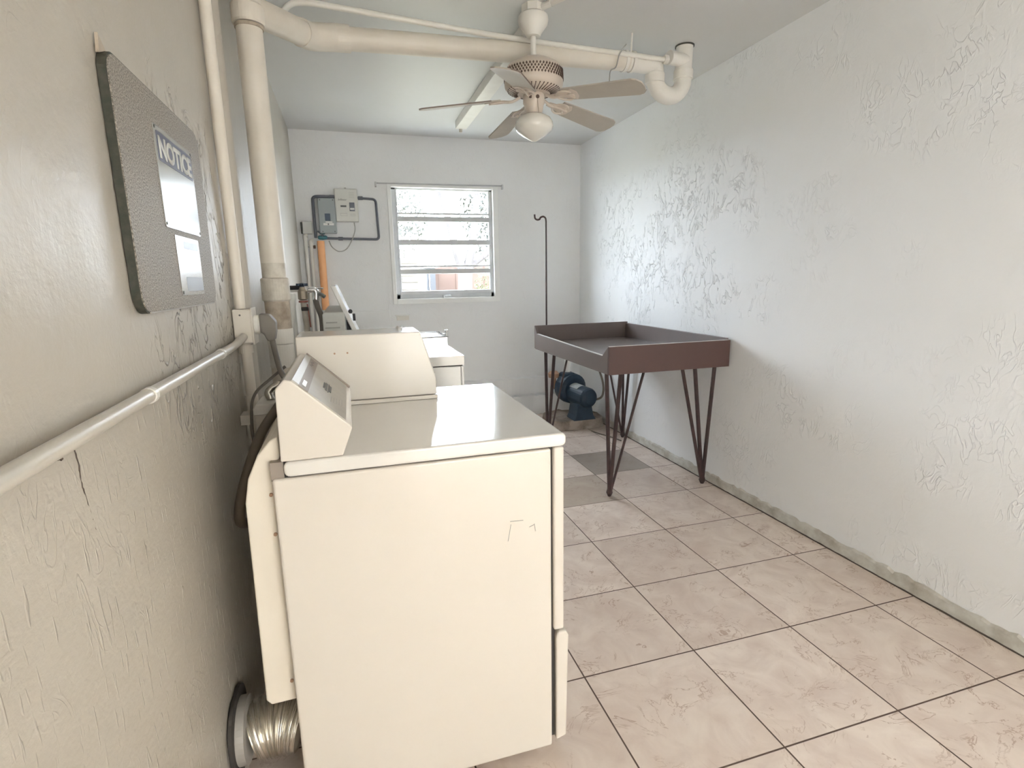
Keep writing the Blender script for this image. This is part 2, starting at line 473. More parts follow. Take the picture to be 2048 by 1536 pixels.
# right wall: gently uneven plaster surface, built as a displaced slab
def wavy_wall(x_in, x_out, y0, y1, z0, z1, amp, sgn, ny=120, nz=60):
    bm = B(); g = []
    for i in range(ny + 1):
        row = []
        for j in range(nz + 1):
            y = y0 + (y1 - y0) * i / ny; z = z0 + (z1 - z0) * j / nz
            d = amp * (math.sin(y * 2.1 + z * 1.3) * 0.5 + math.sin(y * 5.3 - z * 3.7 + 1.1) * 0.3 + math.sin(z * 6.1 + y * 1.7) * 0.2)
            row.append(bm.verts.new((x_in + sgn * abs(d), y, z)))
        g.append(row)
    for i in range(ny):
        for j in range(nz):
            bm.faces.new((g[i][j], g[i + 1][j], g[i + 1][j + 1], g[i][j + 1]))
    o = [bm.verts.new((x_out, y, z)) for y, z in ((y0, z0), (y1, z0), (y1, z1), (y0, z1))]
    bm.faces.new(o)
    bm.faces.new([g[i][0] for i in range(ny + 1)] + [o[1], o[0]])
    bm.faces.new([g[i][nz] for i in range(ny + 1)] + [o[2], o[3]])
    bm.faces.new([g[0][j] for j in range(nz + 1)] + [o[3], o[0]])
    bm.faces.new([g[ny][j] for j in range(nz + 1)] + [o[2], o[1]])
    return bm
struct('wall_right', wavy_wall(XR, XR + 0.15, YF, YB + 0.05, 0, H, 0.004, 1), M['wall_right'], smooth=False)
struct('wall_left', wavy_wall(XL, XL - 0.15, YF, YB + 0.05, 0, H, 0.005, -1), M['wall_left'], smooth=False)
bm = B()
box(bm, XL - 0.1, WX0, YB, YB + 0.2, 0, H); box(bm, WX1, XR + 0.1, YB, YB + 0.2, 0, H)
box(bm, WX0, WX1, YB, YB + 0.2, 0, WZ0); box(bm, WX0, WX1, YB, YB + 0.2, WZ1, H)
struct('wall_back', bm, M['wall_back'])
# front wall behind the camera with a wide open doorway
bm = B()
box(bm, XL - 0.1, -1.15, YF - 0.1, YF, 0, H); box(bm, 0.05, XR + 0.1, YF - 0.1, YF, 0, H); box(bm, -1.15, 0.05, YF - 0.1, YF, 2.10, H)
struct('wall_front', bm, M['wall_back'])
# rough plinth courses low on the back wall
bm = B()
def rough_strip(bm, x0, x1, yb, thick, z0, z1, n=60, jit=0.006):
    top = []; bot = []
    for i in range(n + 1):
        x = x0 + (x1 - x0) * i / n; a = random.uniform(-jit, jit); c = random.uniform(-jit, jit) * 0.5
        top.append([bm.verts.new((x, yb, z1 + a)), bm.verts.new((x, yb - thick + c, z1 - 0.012 + a))])
        bot.append([bm.verts.new((x, yb - thick + c, z0 + a)), bm.verts.new((x, yb, z0 - 0.004))])
    for i in range(n):
        for q in ((top[i][0], top[i + 1][0], top[i + 1][1], top[i][1]), (top[i][1], top[i + 1][1], bot[i + 1][0], bot[i][0]),
                  (bot[i][0], bot[i + 1][0], bot[i + 1][1], bot[i][1])): bm.faces.new(q)
    for q in (0, n): bm.faces.new((top[q][0], top[q][1], bot[q][0], bot[q][1]))
rough_strip(bm, XL, XR, YB, 0.030, 0.21, 0.36)
rough_strip(bm, XL, XR, YB, 0.038, 0.0, 0.19)
struct('trim_1', bm, M['wall_back'])
# grimy skirting on the right wall
bm = B(); n_ = 220; prev = None
for i in range(n_ + 1):
    y = YF + (YB - YF) * i / n_
    h = 0.047 + random.uniform(-0.007, 0.007); t = 0.012 + random.uniform(-0.0015, 0.0025)
    cur = [bm.verts.new((XR + 0.002, y, h + 0.008)), bm.verts.new((XR - t * 0.6, y, h)), bm.verts.new((XR - t, y, 0.0)), bm.verts.new((XR + 0.002, y, 0.0))]
    if prev:
        for a in range(4): bm.faces.new((prev[a], cur[a], cur[(a + 1) % 4], prev[(a + 1) % 4]))
    else: bm.faces.new(cur)
    prev = cur
bm.faces.new(prev[::-1])
struct('baseboard_right', bm, M['grimy'])
struct('trim_2', box(B(), XR - 0.017, XR - 0.010, YF, YB, 0.0, 0.004), M['black_gap_line'])
# pale panel below and left of the window on the back wall
struct('trim_3', box(B(), -1.70, -1.12, YB - 0.012, YB + 0.001, 0.38, 1.015), M['wall_back'], bevel=0.003)
# vertical plaster rib on the left wall
bm = B(); tube(bm, [(-1.788, 1.03, 0.0), (-1.788, 1.03, H)], 0.027, 20)
struct('trim_4', bm, M['wall_left'], smooth=True)

# ------------------------------------------------------------------ window
win = struct('window_1', B() if False else (lambda b: (box(b, WX0 - 0.004, WX0 + 0.028, YB - 0.016, YB + 0.05, WZ0 - 0.02, WZ1 + 0.012),
      box(b, WX1 - 0.034, WX1 + 0.012, YB - 0.016, YB + 0.05, WZ0 - 0.02, WZ1 + 0.012),
      box(b, WX0 + 0.028, WX1 - 0.034, YB - 0.016, YB + 0.05, WZ1 - 0.008, WZ1 + 0.012),
      box(b, WX0 + 0.028, WX1 - 0.034, YB - 0.024, YB + 0.05, WZ0 - 0.02, WZ0 + 0.022), b)[-1])(B()), M['win_white'], bevel=0.002)
bm = B()
fx0, fx1 = WX0 + 0.028, WX1 - 0.030
box(bm, fx0, fx0 + 0.034, YB + 0.03, YB + 0.075, WZ0 + 0.022, WZ1 - 0.008)
box(bm, fx1 - 0.028, fx1, YB + 0.03, YB + 0.075, WZ0 + 0.022, WZ1 - 0.008)
box(bm, fx0, fx1, YB + 0.03, YB + 0.075, WZ1 - 0.022, WZ1 - 0.008)
box(bm, fx0, fx1, YB + 0.03, YB + 0.075, WZ0 + 0.018, WZ0 + 0.058)
obj('window_frame', bm, M['alu'], win, bevel=0.002)
sx0, sx1 = fx0 + 0.034, fx1 - 0.028
# each awning sash: (bottom of bottom rail, top of bottom rail, glass top, top of top rail)
for k, (a, c, d, e) in enumerate(((1.136, 1.166, 1.308, 1.314), (1.309, 1.346, 1.546, 1.552), (1.547, 1.589, 1.736, 1.742), (1.737, 1.776, 1.978, 1.990))):
    sm = B()
    box(sm, sx0, sx0 + 0.012, YB + 0.02, YB + 0.045, c, e); box(sm, sx1 - 0.010, sx1, YB + 0.02, YB + 0.045, c, e)
    box(sm, sx0, sx1, YB + 0.012, YB + 0.045, a, c)
    if k < 3: box(sm, sx0 + 0.012, sx1 - 0.010, YB + 0.022, YB + 0.045, d, e)
    if k in (1, 3): box(sm, sx0 + 0.012, sx1 - 0.010, YB + 0.020, YB + 0.040, c + 0.018, c + 0.032)
    sash = obj('sash', sm, M['alu'], win, bevel=0.0015)
    obj('pane', box(B(), sx0 + 0.010, sx1 - 0.008, YB + 0.030, YB + 0.034, c - 0.002, d + 0.002), M['glass'], sash)
bm = B(); box(bm, -0.66, -0.62, YB + 0.0, YB + 0.03, 1.095, 1.125); tube(bm, [(-0.64, YB + 0.005, 1.115), (-0.64, YB - 0.02, 1.12), (-0.60, YB - 0.03, 1.12)], 0.006, 8)
obj('crank_operator', bm, M['alu'], win)
# thin curtain rod above the window
rod = thing('curtain_rod', 'thin white rod fixed along the wall just above the window', 'curtain rod', (-0.64, YB - 0.02, 2.03))
obj('rod', tube(B(), [(-1.17, YB - 0.016, 2.026), (-0.115, YB - 0.016, 2.034)], 0.005, 8), M['alu'], rod, smooth=True)
for x, z in ((-1.17, 2.026), (-0.115, 2.034)):
    obj('end_bracket', box(B(), x - 0.006, x + 0.006, YB - 0.026, YB + 0.001, z - 0.028, z + 0.010), M['alu'], rod, bevel=0.001)

# ------------------------------------------------------------------ dryer
DY0, DY1 = 0.171, 0.838
DX0, DX1 = -1.628, -0.977
ZT = 0.897
dr = thing('clothes_dryer', 'large almond coin laundry dryer in the foreground, seen from its side', 'dryer', (-1.3, 0.5, 0))
obj('cabinet', box(B(), DX0, -1.012, DY0 + 0.002, DY1 - 0.004, 0.028, 0.860), M['enamel'], dr, bevel=0.006, seg=3)
obj('cabinet_shadow_gap', box(B(), DX0 + 0.02, -1.006, DY0 + 0.012, DY1 - 0.012, 0.855, 0.868), M['dark_gap'], dr)
obj('dryer_top', prism(B(), rrect(-1.603, DX1 + 0.002, 0.864, ZT, 0.012, 4), 'y', DY0 - 0.002, DY1), M['enamel_top'], dr, bevel=0.006, seg=3)
# front panel and the lower toe panel face the aisle
obj('front_panel', box(B(), -1.007, -0.979, DY0 + 0.001, DY1 - 0.003, 0.372, 0.862), M['enamel'], dr, bevel=0.006, seg=3)
bm = prism(B(), [(-1.001, 0.042), (-0.972, 0.050), (-0.966, 0.350), (-0.972, 0.364), (-0.996, 0.366), (-1.001, 0.345)], 'y', DY0 + 0.001, DY1 - 0.003)
obj('toe_panel', bm, M['enamel'], dr, bevel=0.005, seg=3)
obj('panel_gap', box(B(), -1.014, -1.003, DY0 + 0.012, DY1 - 0.012, 0.05, 0.855), M['dark_gap'], dr)
# door on the front panel (faces the aisle)
dd = obj('door', box(B(), -0.980, -0.955, DY0 + 0.12, DY1 - 0.10, 0.42, 0.80), M['enamel'], dr, bevel=0.008, seg=3)
obj('door_handle', box(B(), -0.957, -0.945, DY0 + 0.15, DY0 + 0.18, 0.55, 0.67), M['enamel_top'], dd, bevel=0.004)
for x, y in ((-1.04, DY0 + 0.05), (-1.04, DY1 - 0.05), (-1.58, DY0 + 0.05), (-1.58, DY1 - 0.05)):
    obj('foot', lathe(B(), [(0.018, 0.0), (0.020, 0.004), (0.020, 0.014), (0.008, 0.016), (0.008, 0.03)], (x, y, 0.0), 16), M['pvc'], dr, smooth=False)
# control console with sloping face
prof = [(-1.607, ZT + 0.001), (-1.484, ZT + 0.001), (-1.459 - 0.002, 0.957), (-1.466, 0.965), (-1.572, 1.066), (-1.586, 1.069), (-1.604, 1.050)]
co = obj('control_console', prism(B(), prof, 'y', DY0 - 0.001, 0.590), M['enamel'], dr, bevel=0.003)
sl = (Vector((-1.466, 0, 0.965)) - Vector((-1.572, 0, 1.066))); L = sl.length; sd = sl.normalized(); nn = Vector((-sd.z, 0, sd.x)) * -1
if nn.z < 0: nn = -nn
def slope_box(bm, a, c, y0, y1, t0, t1):
    o = Vector((-1.572, 0, 1.066)); pts = []
    for s, t in ((a, t0), (c, t0), (c, t1), (a, t1)):
        p = o + sd * s * L + nn * t; pts.append((p.x, p.z))
    return prism(bm, pts, 'y', y0, y1)
obj('upper_trim', slope_box(B(), 0.0, 0.11, DY0 + 0.004, 0.585, -0.001, 0.003), M['silver'], co, label='silver strip along the top of the console')
obj('taupe_band', slope_box(B(), 0.11, 0.27, DY0 + 0.004, 0.585, -0.001, 0.0022), M['taupe_panel'], co, label='taupe band across the console')
obj('grey_face', slope_box(B(), 0.27, 0.93, DY0 + 0.004, 0.575, -0.001, 0.0018), M['grey_panel'], co, label='pale grey printed console face')
obj('side_trim', slope_box(B(), 0.0, 1.0, 0.575, 0.592, -0.001, 0.005), M['taupe_panel'], co)
bm = B(); slope_box(bm, 0.15, 0.21, 0.20, 0.255, 0.0022, 0.003)
obj('white_print', bm, M['pvc'], co)
bm = B()
for i in range(4): slope_box(bm, 0.14 + 0.02 * (i % 2), 0.155 + 0.02 * (i % 2) + 0.03, 0.47 + i * 0.02, 0.474 + i * 0.02, 0.0022, 0.0028)
obj('small_print', bm, M['ink'], co)
bm = B()
for a, c, y0, y1 in ((0.47, 0.50, 0.325, 0.39), (0.51, 0.55, 0.315, 0.40), (0.565, 0.58, 0.31, 0.405), (0.59, 0.625, 0.325, 0.395)):
    slope_box(bm, a, c, y0, y1, 0.0016, 0.0026)
obj('black_emblem', bm, M['ink'], co, label='small black striped emblem on the console')
bm = B()
for i in range(5): slope_box(bm, 0.64 + 0.05 * i, 0.644 + 0.05 * i, 0.24 + 0.01 * i, 0.29 + 0.012 * i, 0.0016, 0.0022)
obj('faint_print', bm, M['ink_grey'], co)
# coin meter case on the far half of the dryer top
prof = [(-1.602, ZT + 0.014), (-1.206, ZT + 0.014), (-1.206, 0.960), (-1.249, 1.107), (-1.602, 1.107)]
mc = obj('coin_meter_case', prism(B(), prof, 'y', 0.66, 0.832), M['enamel'], dr, bevel=0.003)
obj('base_lip', box(B(), -1.600, -1.204, 0.656, 0.834, ZT + 0.0005, ZT + 0.0125), M['enamel'], mc, bevel=0.002)
for x in (-1.499, -1.463):
    obj('screw', lathe(B(), [(0.0028, -0.001), (0.0028, 0.0008), (0, 0.001)], (x, 0.6588, 1.0545), 10, 'y'), M['rust'], mc)
obj('coin_slot_plate', prism(B(), [(-1.2062, 0.97), (-1.2035, 0.97), (-1.238, 1.085), (-1.2408, 1.085)], 'y', 0.70, 0.79), M['silver'], mc)
obj('lock', lathe(B(), [(0.011, 0), (0.011, 0.006), (0.008, 0.010), (0, 0.010)], (-1.30, 0.78, 1.107), 16), M['chrome'], mc)
# rear heater cover behind the cabinet, with screws
prof = [(-1.630, 0.318), (-1.684, 0.316), (-1.694, 0.330), (-1.688, 0.805), (-1.678, 0.858), (-1.655, 0.908), (-1.628, 0.938), (-1.612, 0.945), (-1.612, 0.90), (-1.630, 0.86)]
obj('rear_cover', prism(B(), prof, 'y', DY0 + 0.03, 0.70), M['cream_metal'], dr, bevel=0.004, seg=3, smooth=False)
for z in (0.82, 0.73, 0.37):
    obj('screw', lathe(B(), [(0.004, -0.0005), (0.004, 0.003), (0, 0.004)], (-1.636, DY0 + 0.026, z), 10, 'y'), M['rust'], dr)
obj('rear_top_flange', box(B(), -1.630, -1.604, DY0 + 0.010, 0.66, 0.855, 0.895), M['taupe_panel'], dr)
# scratches on the side panel
bm = B()
for x0, z0, x1, z1 in ((-1.118, 0.690, -1.085, 0.688), (-1.116, 0.682, -1.124, 0.640), (-1.070, 0.668, -1.057, 0.673), (-1.057, 0.675, -1.054, 0.655)):
    tube(bm, [(x0, DY0 + 0.0018, z0), (x1, DY0 + 0.0018, z1)], 0.0009, 5)
obj('scratch_marks', bm, M['ink_grey'], dr)

# ------------------------------------------------------------------ far washing machine with its lid open
WY0, WY1 = 1.40, 2.08
wa = thing('washing_machine', 'white top-loading washing machine beyond the dryer, its lid open', 'washing machine', (-1.3, 1.74, 0))
obj('cabinet', box(B(), -1.555, -0.980, WY0 + 0.004, WY1 - 0.004, 0.03, 0.872), M['enamel_white'], wa, bevel=0.005, seg=3)
obj('front_panel', box(B(), -0.980, -0.966, WY0 + 0.002, WY1 - 0.002, 0.05, 0.872), M['enamel_white'], wa, bevel=0.004)
obj('seam', box(B(), -1.55, -0.972, WY0 + 0.008, WY1 - 0.008, 0.868, 0.882), M['dark_gap'], wa)
bm = B()   # top deck with the loading opening
ox0, ox1, oy0, oy1 = -1.36, -1.13, WY0 + 0.16, WY1 - 0.16
for x0, x1, y0, y1 in ((-1.56, ox0, WY0, WY1), (ox1, -0.965, WY0, WY1), (ox0, ox1, WY0, oy0), (ox0, ox1, oy1, WY1)):
    box(bm, x0, x1, y0, y1, 0.878, 0.920)
obj('top_deck', bm, M['enamel_top'], wa)
obj('tub', lathe(B(), [(0.112, 0.0), (0.118, -0.35), (0, -0.36)], (-1.245, 1.74, 0.876), 32), M['chrome'], wa, smooth=True)
wc = obj('control_console', prism(B(), [(-1.558, 0.921), (-1.469, 0.921), (-1.467, 1.125), (-1.474, 1.134), (-1.550, 1.134), (-1.558, 1.126)], 'y', WY0 + 0.01, WY1 - 0.01), M['tote'], wa, bevel=0.004)
for z, a, c in ((1.088, -1.545, -1.50), (1.066, -1.55, -1.49)):
    obj('printed_line', box(B(), a, c, WY0 + 0.007, WY0 + 0.0105, z, z + 0.006), M['ink_grey'], wc)
ld = obj('lid', prism(B(), [(-1.392, 0.925), (-1.372, 0.928), (-1.497, 1.243), (-1.518, 1.243)], 'y', WY0 + 0.02, WY1 - 0.06), M['enamel_white'], wa, bevel=0.004)
obj('hinge', lathe(B(), [(0.009, -0.006), (0.009, 0.004), (0, 0.004)], (-1.444, WY0 + 0.016, 1.135), 12, 'y'), M['black'], ld)
obj('lid_bumper', box(B(), -1.436, -1.425, WY0 + 0.012, WY0 + 0.022, 1.095, 1.125), M['black'], ld, bevel=0.002)
bm = prism(B(), [(-1.464, 0.925), (-1.405, 0.925), (-1.443, 1.045), (-1.464, 1.10)], 'y', WY0 + 0.03, WY0 + 0.30)  # solid black wedge paints the shade in the gap behind the lid
obj('gap_shade_wedge', bm, M['black'], wa, bevel=0.003, label='black wedge standing in for the dark gap between console and open lid')
for x, y in ((-1.02, WY0 + 0.06), (-1.02, WY1 - 0.06), (-1.52, WY0 + 0.06), (-1.52, WY1 - 0.06)):
    obj('foot', lathe(B(), [(0.018, 0.0), (0.018, 0.014), (0.008, 0.016), (0.008, 0.031)], (x, y, 0.0), 14), M['pvc'], wa)
mt = thing('coin_box', 'shiny metal box with an upright pin on the far washing machine', 'metal box', (-1.14, 1.82, 0.92))
bm = B()
box(bm, -1.30, -0.988, 1.690, 1.694, 0.921, 0.978); box(bm, -1.30, -0.988, 1.93, 1.934, 0.921, 0.978)
box(bm, -1.30, -1.296, 1.694, 1.93, 0.921, 0.978); box(bm, -0.992, -0.988, 1.694, 1.93, 0.921, 0.978); box(bm, -1.30, -0.988, 1.694, 1.93, 0.970, 0.974)
obj('body', bm, M['chrome'], mt)
bm = B()
for a, c in (((-1.30, 1.69), (-0.986, 1.69)), ((-0.986, 1.69), (-0.986, 1.934)), ((-0.986, 1.934), (-1.30, 1.934)), ((-1.30, 1.934), (-1.30, 1.69))):
    tube(bm, [(a[0], a[1], 0.979), (c[0], c[1], 0.979)], 0.0045, 8)
obj('rim', bm, M['chrome'], mt, smooth=True)
obj('pin', lathe(B(), [(0.005, 0), (0.005, 0.02), (0.009, 0.024), (0.009, 0.032), (0, 0.034)], (-0.990, 1.70, 0.98), 12), M['chrome'], mt, smooth=False)

# ------------------------------------------------------------------ foil vent duct
vd = thing('dryer_duct', 'crinkled silver foil duct running from the dryer back into the wall', 'duct', (-1.70, 0.32, 0.16))
pts = []; rad = []
N = 90
for i in range(N + 1):
    t = i / N
    pts.append(Vector((-1.637 - 0.123 * t, 0.312 + 0.01 * math.sin(t * 3), 0.158 + 0.008 * math.sin(t * PI))))
    rad.append(0.062 + 0.012 * math.sin(t * PI) ** 0.7 + 0.0022 * math.sin(t * N * 0.62) + random.uniform(-0.0014, 0.0014))
obj('foil_hose', tube(B(), pts, 0.06, 40, True, rad), M['foil'], vd, smooth=True)
obj('clamp_ring', lathe(B(), [(0.060, -0.784 + 0.78), (0.078, 0.0), (0.078, 0.02), (0.060, 0.022)], (-1.783, 0.318, 0.172), 36, 'x'), M['silver'], vd, smooth=False)
obj('wall_flange', prism(B(), rrect(0.225, 0.41, 0.075, 0.27, 0.07, 8), 'x', -1.7905, -1.782), M['dark_gap'], vd)

# ------------------------------------------------------------------ board with notice on the left wall
bd = thing('notice_board', 'speckled taupe rounded board with dark edges mounted on the left wall', 'board', (-1.78, 0.3, 1.215))
obj('board_core', prism(B(), rrect(0.066, 0.606, 1.212, 1.622, 0.035, 8), 'x', -1.7915, -1.7790), M['dark_edge'], bd)
obj('board_face', prism(B(), rrect(0.069, 0.603, 1.215, 1.619, 0.033, 8), 'x', -1.7795, -1.7770), M['laminate'], bd)
bm = B(); tube(bm, [(-1.7780, 0.10, 1.2135), (-1.7780, 0.57, 1.2135)], 0.0014, 6)
obj('bottom_highlight_trim', bm, M['silver'], bd)
bm = prism(B(), [(0.066, 1.610), (0.095, 1.622), (0.072, 1.640)], 'x', -1.7895, -1.7850)
obj('torn_corner', bm, M['stained'], bd, label='small torn brown scrap at the top corner')
sg = thing('notice_sign', 'white metal sign with a blue NOTICE header on the speckled board', 'sign', (-1.768, 0.34, 1.365))
obj('plate', prism(B(), rrect(0.250, 0.510, 1.371, 1.560, 0.006, 4), 'x', -1.7769, -1.7753), M['sign_white'], sg)
obj('header', prism(B(), rrect(0.260, 0.503, 1.495, 1.550, 0.007, 4), 'x', -1.7754, -1.7747), M['sign_blue'], sg)
# reading direction on this wall runs away from the camera (+Y)
bm = text_bm('NOTICE', 0.054, (-1.7747, 0.268, 1.5030), (0, 1, 0), (0, 0, 1), 0.0006, 0.042, 0.0, 1.0)
wd = max(v.co.y for v in bm.verts) - 0.268
for v in bm.verts: v.co.y = 0.268 + (v.co.y - 0.268) * (0.228 / wd)
obj('lettering', bm, M['box_white'], sg)
for y, z in ((0.256, 1.554), (0.504, 1.554), (0.256, 1.378), (0.504, 1.378)):
    obj('rivet', lathe(B(), [(0.003, 0), (0.003, 0.001), (0, 0.0014)], (-1.7753, y, z), 10, 'x'), M['dark_edge'], sg)
pq = thing('metal_plaque', 'small shiny metal plaque below the notice sign on the board', 'plaque', (-1.768, 0.35, 1.237))
obj('plate', prism(B(), rrect(0.298, 0.478, 1.238, 1.360, 0.003, 3), 'x', -1.7769, -1.7755), M['plaque'], pq)
bm = B()
prism(bm, rrect(0.352, 0.463, 1.335, 1.350, 0.004, 3), 'x', -1.7756, -1.7752)
prism(bm, rrect(0.342, 0.474, 1.246, 1.276, 0.002, 3), 'x', -1.7756, -1.7752)
obj('printed_fields', bm, M['plaque_blue'], pq)
obj('screw', lathe(B(), [(0.0035, 0), (0.0035, 0.001), (0, 0.0014)], (-1.7755, 0.306, 1.244), 10, 'x'), M['dark_edge'], pq)

# ------------------------------------------------------------------ left wall conduits and outlet
cd = thing('wall_conduit', 'cream painted conduit running level along the left wall to the outlet box', 'conduit', (-1.77, 0.2, 1.07))
path = smooth_path([(-1.773, YF, 1.082), (-1.773, -0.35, 1.084), (-1.773, 0.40, 1.083), (-1.773, 0.70, 1.084), (-1.768, 0.79, 1.092), (-1.764, 0.842, 1.100)], 10)
obj('tube', tube(B(), path, 0.0115, 16), M['conduit_paint'], cd, smooth=True)
for y in (0.02, 0.55):
    obj('strap', lathe(B(), [(0.0135, -0.007), (0.0135, 0.007)], (-1.773, y, 1.0835), 20, 'y'), M['pipe_white'], cd)
ob = thing('outlet_box', 'cream metal outlet box on the left wall holding a grey plug', 'outlet box', (-1.765, 0.875, 1.06))
obj('box_body', box(B(), -1.790, -1.738, 0.835, 0.915, 1.078, 1.182), M['pipe_paint'], ob, bevel=0.004)
obj('cover_plate', box(B(), -1.7385, -1.7345, 0.832, 0.918, 1.074, 1.186), M['pipe_paint'], ob, bevel=0.001)
obj('socket', lathe(B(), [(0.030, 0), (0.030, 0.012), (0.026, 0.016), (0, 0.016)], (-1.7345, 0.875, 1.132), 24, 'x'), M['pipe_white'], ob)
for z in (1.165, 1.095): obj('screw', lathe(B(), [(0.003, 0), (0.003, 0.001), (0, 0.001)], (-1.7685, 0.8345, z), 8, 'y'), M['ink'], ob)
ri = thing('conduit_riser', 'vertical cream conduit running up the left wall above the outlet box', 'conduit', (-1.77, 0.875, 1.18))
obj('tube', tube(B(), [(-1.772, 0.875, 1.183), (-1.772, 0.875, H)], 0.0165, 16), M['pipe_paint'], ri, smooth=True)
rl = thing('conduit_drop', 'vertical cream conduit dropping down the left wall below the outlet box', 'conduit', (-1.77, 0.875, 0.0))
obj('tube', tube(B(), [(-1.768, 0.875, 0.0), (-1.768, 0.875, 1.077)], 0.016, 16), M['pipe_paint'], rl, smooth=True)
obj('collar', lathe(B(), [(0.021, 0), (0.021, 0.026)], (-1.768, 0.875, 1.045), 20), M['pipe_paint'], rl)
obj('coupling', lathe(B(), [(0.0195, 0), (0.0195, 0.05)], (-1.768, 0.875, 0.86), 20), M['pipe_paint'], rl)
# plug and cord
pc = thing('power_cord', 'grey angled plug with thick cord hanging down behind the dryer console', 'power cord', (-1.70, 0.875, 1.1))
obj('plug', prism(B(), [(-1.7185, 1.166), (-1.690, 1.164), (-1.672, 1.140), (-1.674, 1.108), (-1.680, 1.082), (-1.700, 1.080), (-1.710, 1.104), (-1.7185, 1.108)], 'y', 0.850, 0.900), M['cord'], pc, bevel=0.006, seg=3)
obj('cable', tube(B(), smooth_path([(-1.690, 0.875, 1.085), (-1.683, 0.86, 1.045), (-1.665, 0.80, 0.99), (-1.640, 0.74, 0.965), (-1.628, 0.71, 0.955)], 8), 0.0085, 12), M['cord'], pc, smooth=True)
tc_ = thing('thin_cable', 'thin dark cable looping on the left wall behind the dryer console', 'cable', (-1.75, 0.8, 0.6))
obj('cable', tube(B(), smooth_path([(-1.655, 0.84, 1.00), (-1.70, 0.83, 0.965), (-1.745, 0.80, 0.925), (-1.757, 0.77, 0.86), (-1.757, 0.76, 0.70), (-1.757, 0.76, 0.45), (-1.757, 0.76, 0.012)], 8), 0.0045, 8), M['cord'], tc_, smooth=True)
# brown hose curving from behind the console down past the rear cover
hz = thing('drain_hose', 'brown hose bending down between dryer back and left wall', 'hose', (-1.72, 0.45, 0.3))
obj('hose', tube(B(), smooth_path([(-1.612, 0.70, 0.965), (-1.635, 0.71, 0.950), (-1.668, 0.69, 0.905), (-1.705, 0.60, 0.855), (-1.722, 0.47, 0.80), (-1.742, 0.43, 0.73), (-1.752, 0.44, 0.67), (-1.745, 0.52, 0.63), (-1.735, 0.62, 0.60)], 8), 0.0135, 12), M['brown_hose'], hz, smooth=True)
# beige wall box behind the console
bb = thing('junction_box', 'beige lidded box on the left wall behind the dryer console', 'junction box', (-1.73, 0.72, 0.82))
obj('box_body', box(B(), -1.742, -1.650, 0.735, 0.86, 0.822, 0.872), M['pipe_paint'], bb, bevel=0.003)
obj('lid', prism(B(), [(-1.745, 0.873), (-1.647, 0.873), (-1.647, 0.893), (-1.668, 0.905), (-1.735, 0.905), (-1.745, 0.893)], 'y', 0.732, 0.863), M['pipe_white'], bb, bevel=0.003)
obj('wall_bracket', box(B(), -1.790, -1.742, 0.78, 0.84, 0.835, 0.865), M['pipe_paint'], bb)
bm = B(); tube(bm, smooth_path([(-1.70, 0.79, 0.906), (-1.705, 0.80, 0.93), (-1.67, 0.81, 0.95), (-1.64, 0.80, 0.93)], 6), 0.012, 10)
obj('flexible_whip', bm, M['foil'], bb, smooth=True)

# ------------------------------------------------------------------ big drain stack and ceiling drain line
ds = thing('drain_stack', 'thick cream vertical drain pipe along the left wall with stained couplings', 'pipe', (-1.70, 1.20, 0))
PX, PY = -1.702, 1.20
obj('upper_pipe', tube(B(), [(PX, PY, 1.33), (PX, PY, 2.105)], 0.042, 32), M['pipe_paint'], ds, smooth=True)
obj('stained_length', tube(B(), [(PX, PY, 1.255), (PX, PY, 1.33)], 0.0415, 32), M['stained_light'], ds, smooth=True)
obj('coupling', lathe(B(), [(0.043, -0.006), (0.049, 0.0), (0.049, 0.075), (0.043, 0.080)], (PX, PY, 1.198), 32), M['stained_light'], ds)
obj('brown_length', tube(B(), [(PX, PY, 1.09), (PX, PY, 1.195)], 0.0435, 32), M['stained'], ds, smooth=True)
obj('coupling', lathe(B(), [(0.046, 0.0), (0.047, 0.005), (0.047, 0.052), (0.046, 0.056)], (PX, PY, 1.036), 32), M['pipe_white'], ds)
obj('cleanout', lathe(B(), [(0.045, 0), (0.045, 0.085), (0.0455, 0.087)], (PX, PY, 0.948), 32), M['pipe_white'], ds)
obj('lower_pipe', tube(B(), [(PX, PY, 0.0), (PX, PY, 0.946)], 0.043, 32), M['pipe_paint'], ds, smooth=True)
obj('dark_seam', lathe(B(), [(0.0455, 0), (0.0455, 0.010)], (PX, PY, 2.100), 32), M['stained'], ds, label='dark open seam under the tee fitting')
# ceiling line: tee, diagonal, straight run, trap
cl = thing('ceiling_drain_pipe', 'thick cream drain pipe under the ceiling, from corner tee to the right-hand trap', 'pipe', (-0.8, 1.6, 2.2))
obj('tee_fitting', lathe(B(), [(0.050, 0), (0.052, 0.006), (0.052, 0.055), (0.047, 0.062), (0.047, 0.19), (0.052, 0.20), (0.052, 0.285)], (PX, PY, 2.112), 32), M['pipe_paint'], cl)
A0 = Vector((PX, PY, 2.165)); A1 = Vector((-1.545, 1.455, 2.205)); A2 = Vector((-1.44, 1.535, 2.230)); A3 = Vector((-0.06, 1.61, 2.288))
obj('branch', tube(B(), [A0, A0.lerp(A1, 0.3), A1], 0.046, 28), M['pipe_paint'], cl, smooth=True)
obj('elbow', tube(B(), round_corners([A1 - (A1 - A0).normalized() * 0.01, A1 + (A1 - A0).normalized() * 0.055, A2 + (A3 - A2).normalized() * 0.02], 0.06), 0.050, 28), M['pipe_paint'], cl, smooth=True)
obj('long_run', tube(B(), [A2, A3], 0.0435, 32), M['pipe_paint'], cl, smooth=True)
obj('hub', tube(B(), [A2 - (A3 - A2).normalized() * 0.0, A2 + (A3 - A2).normalized() * 0.075], 0.0505, 32), M['pipe_paint'], cl, smooth=False)
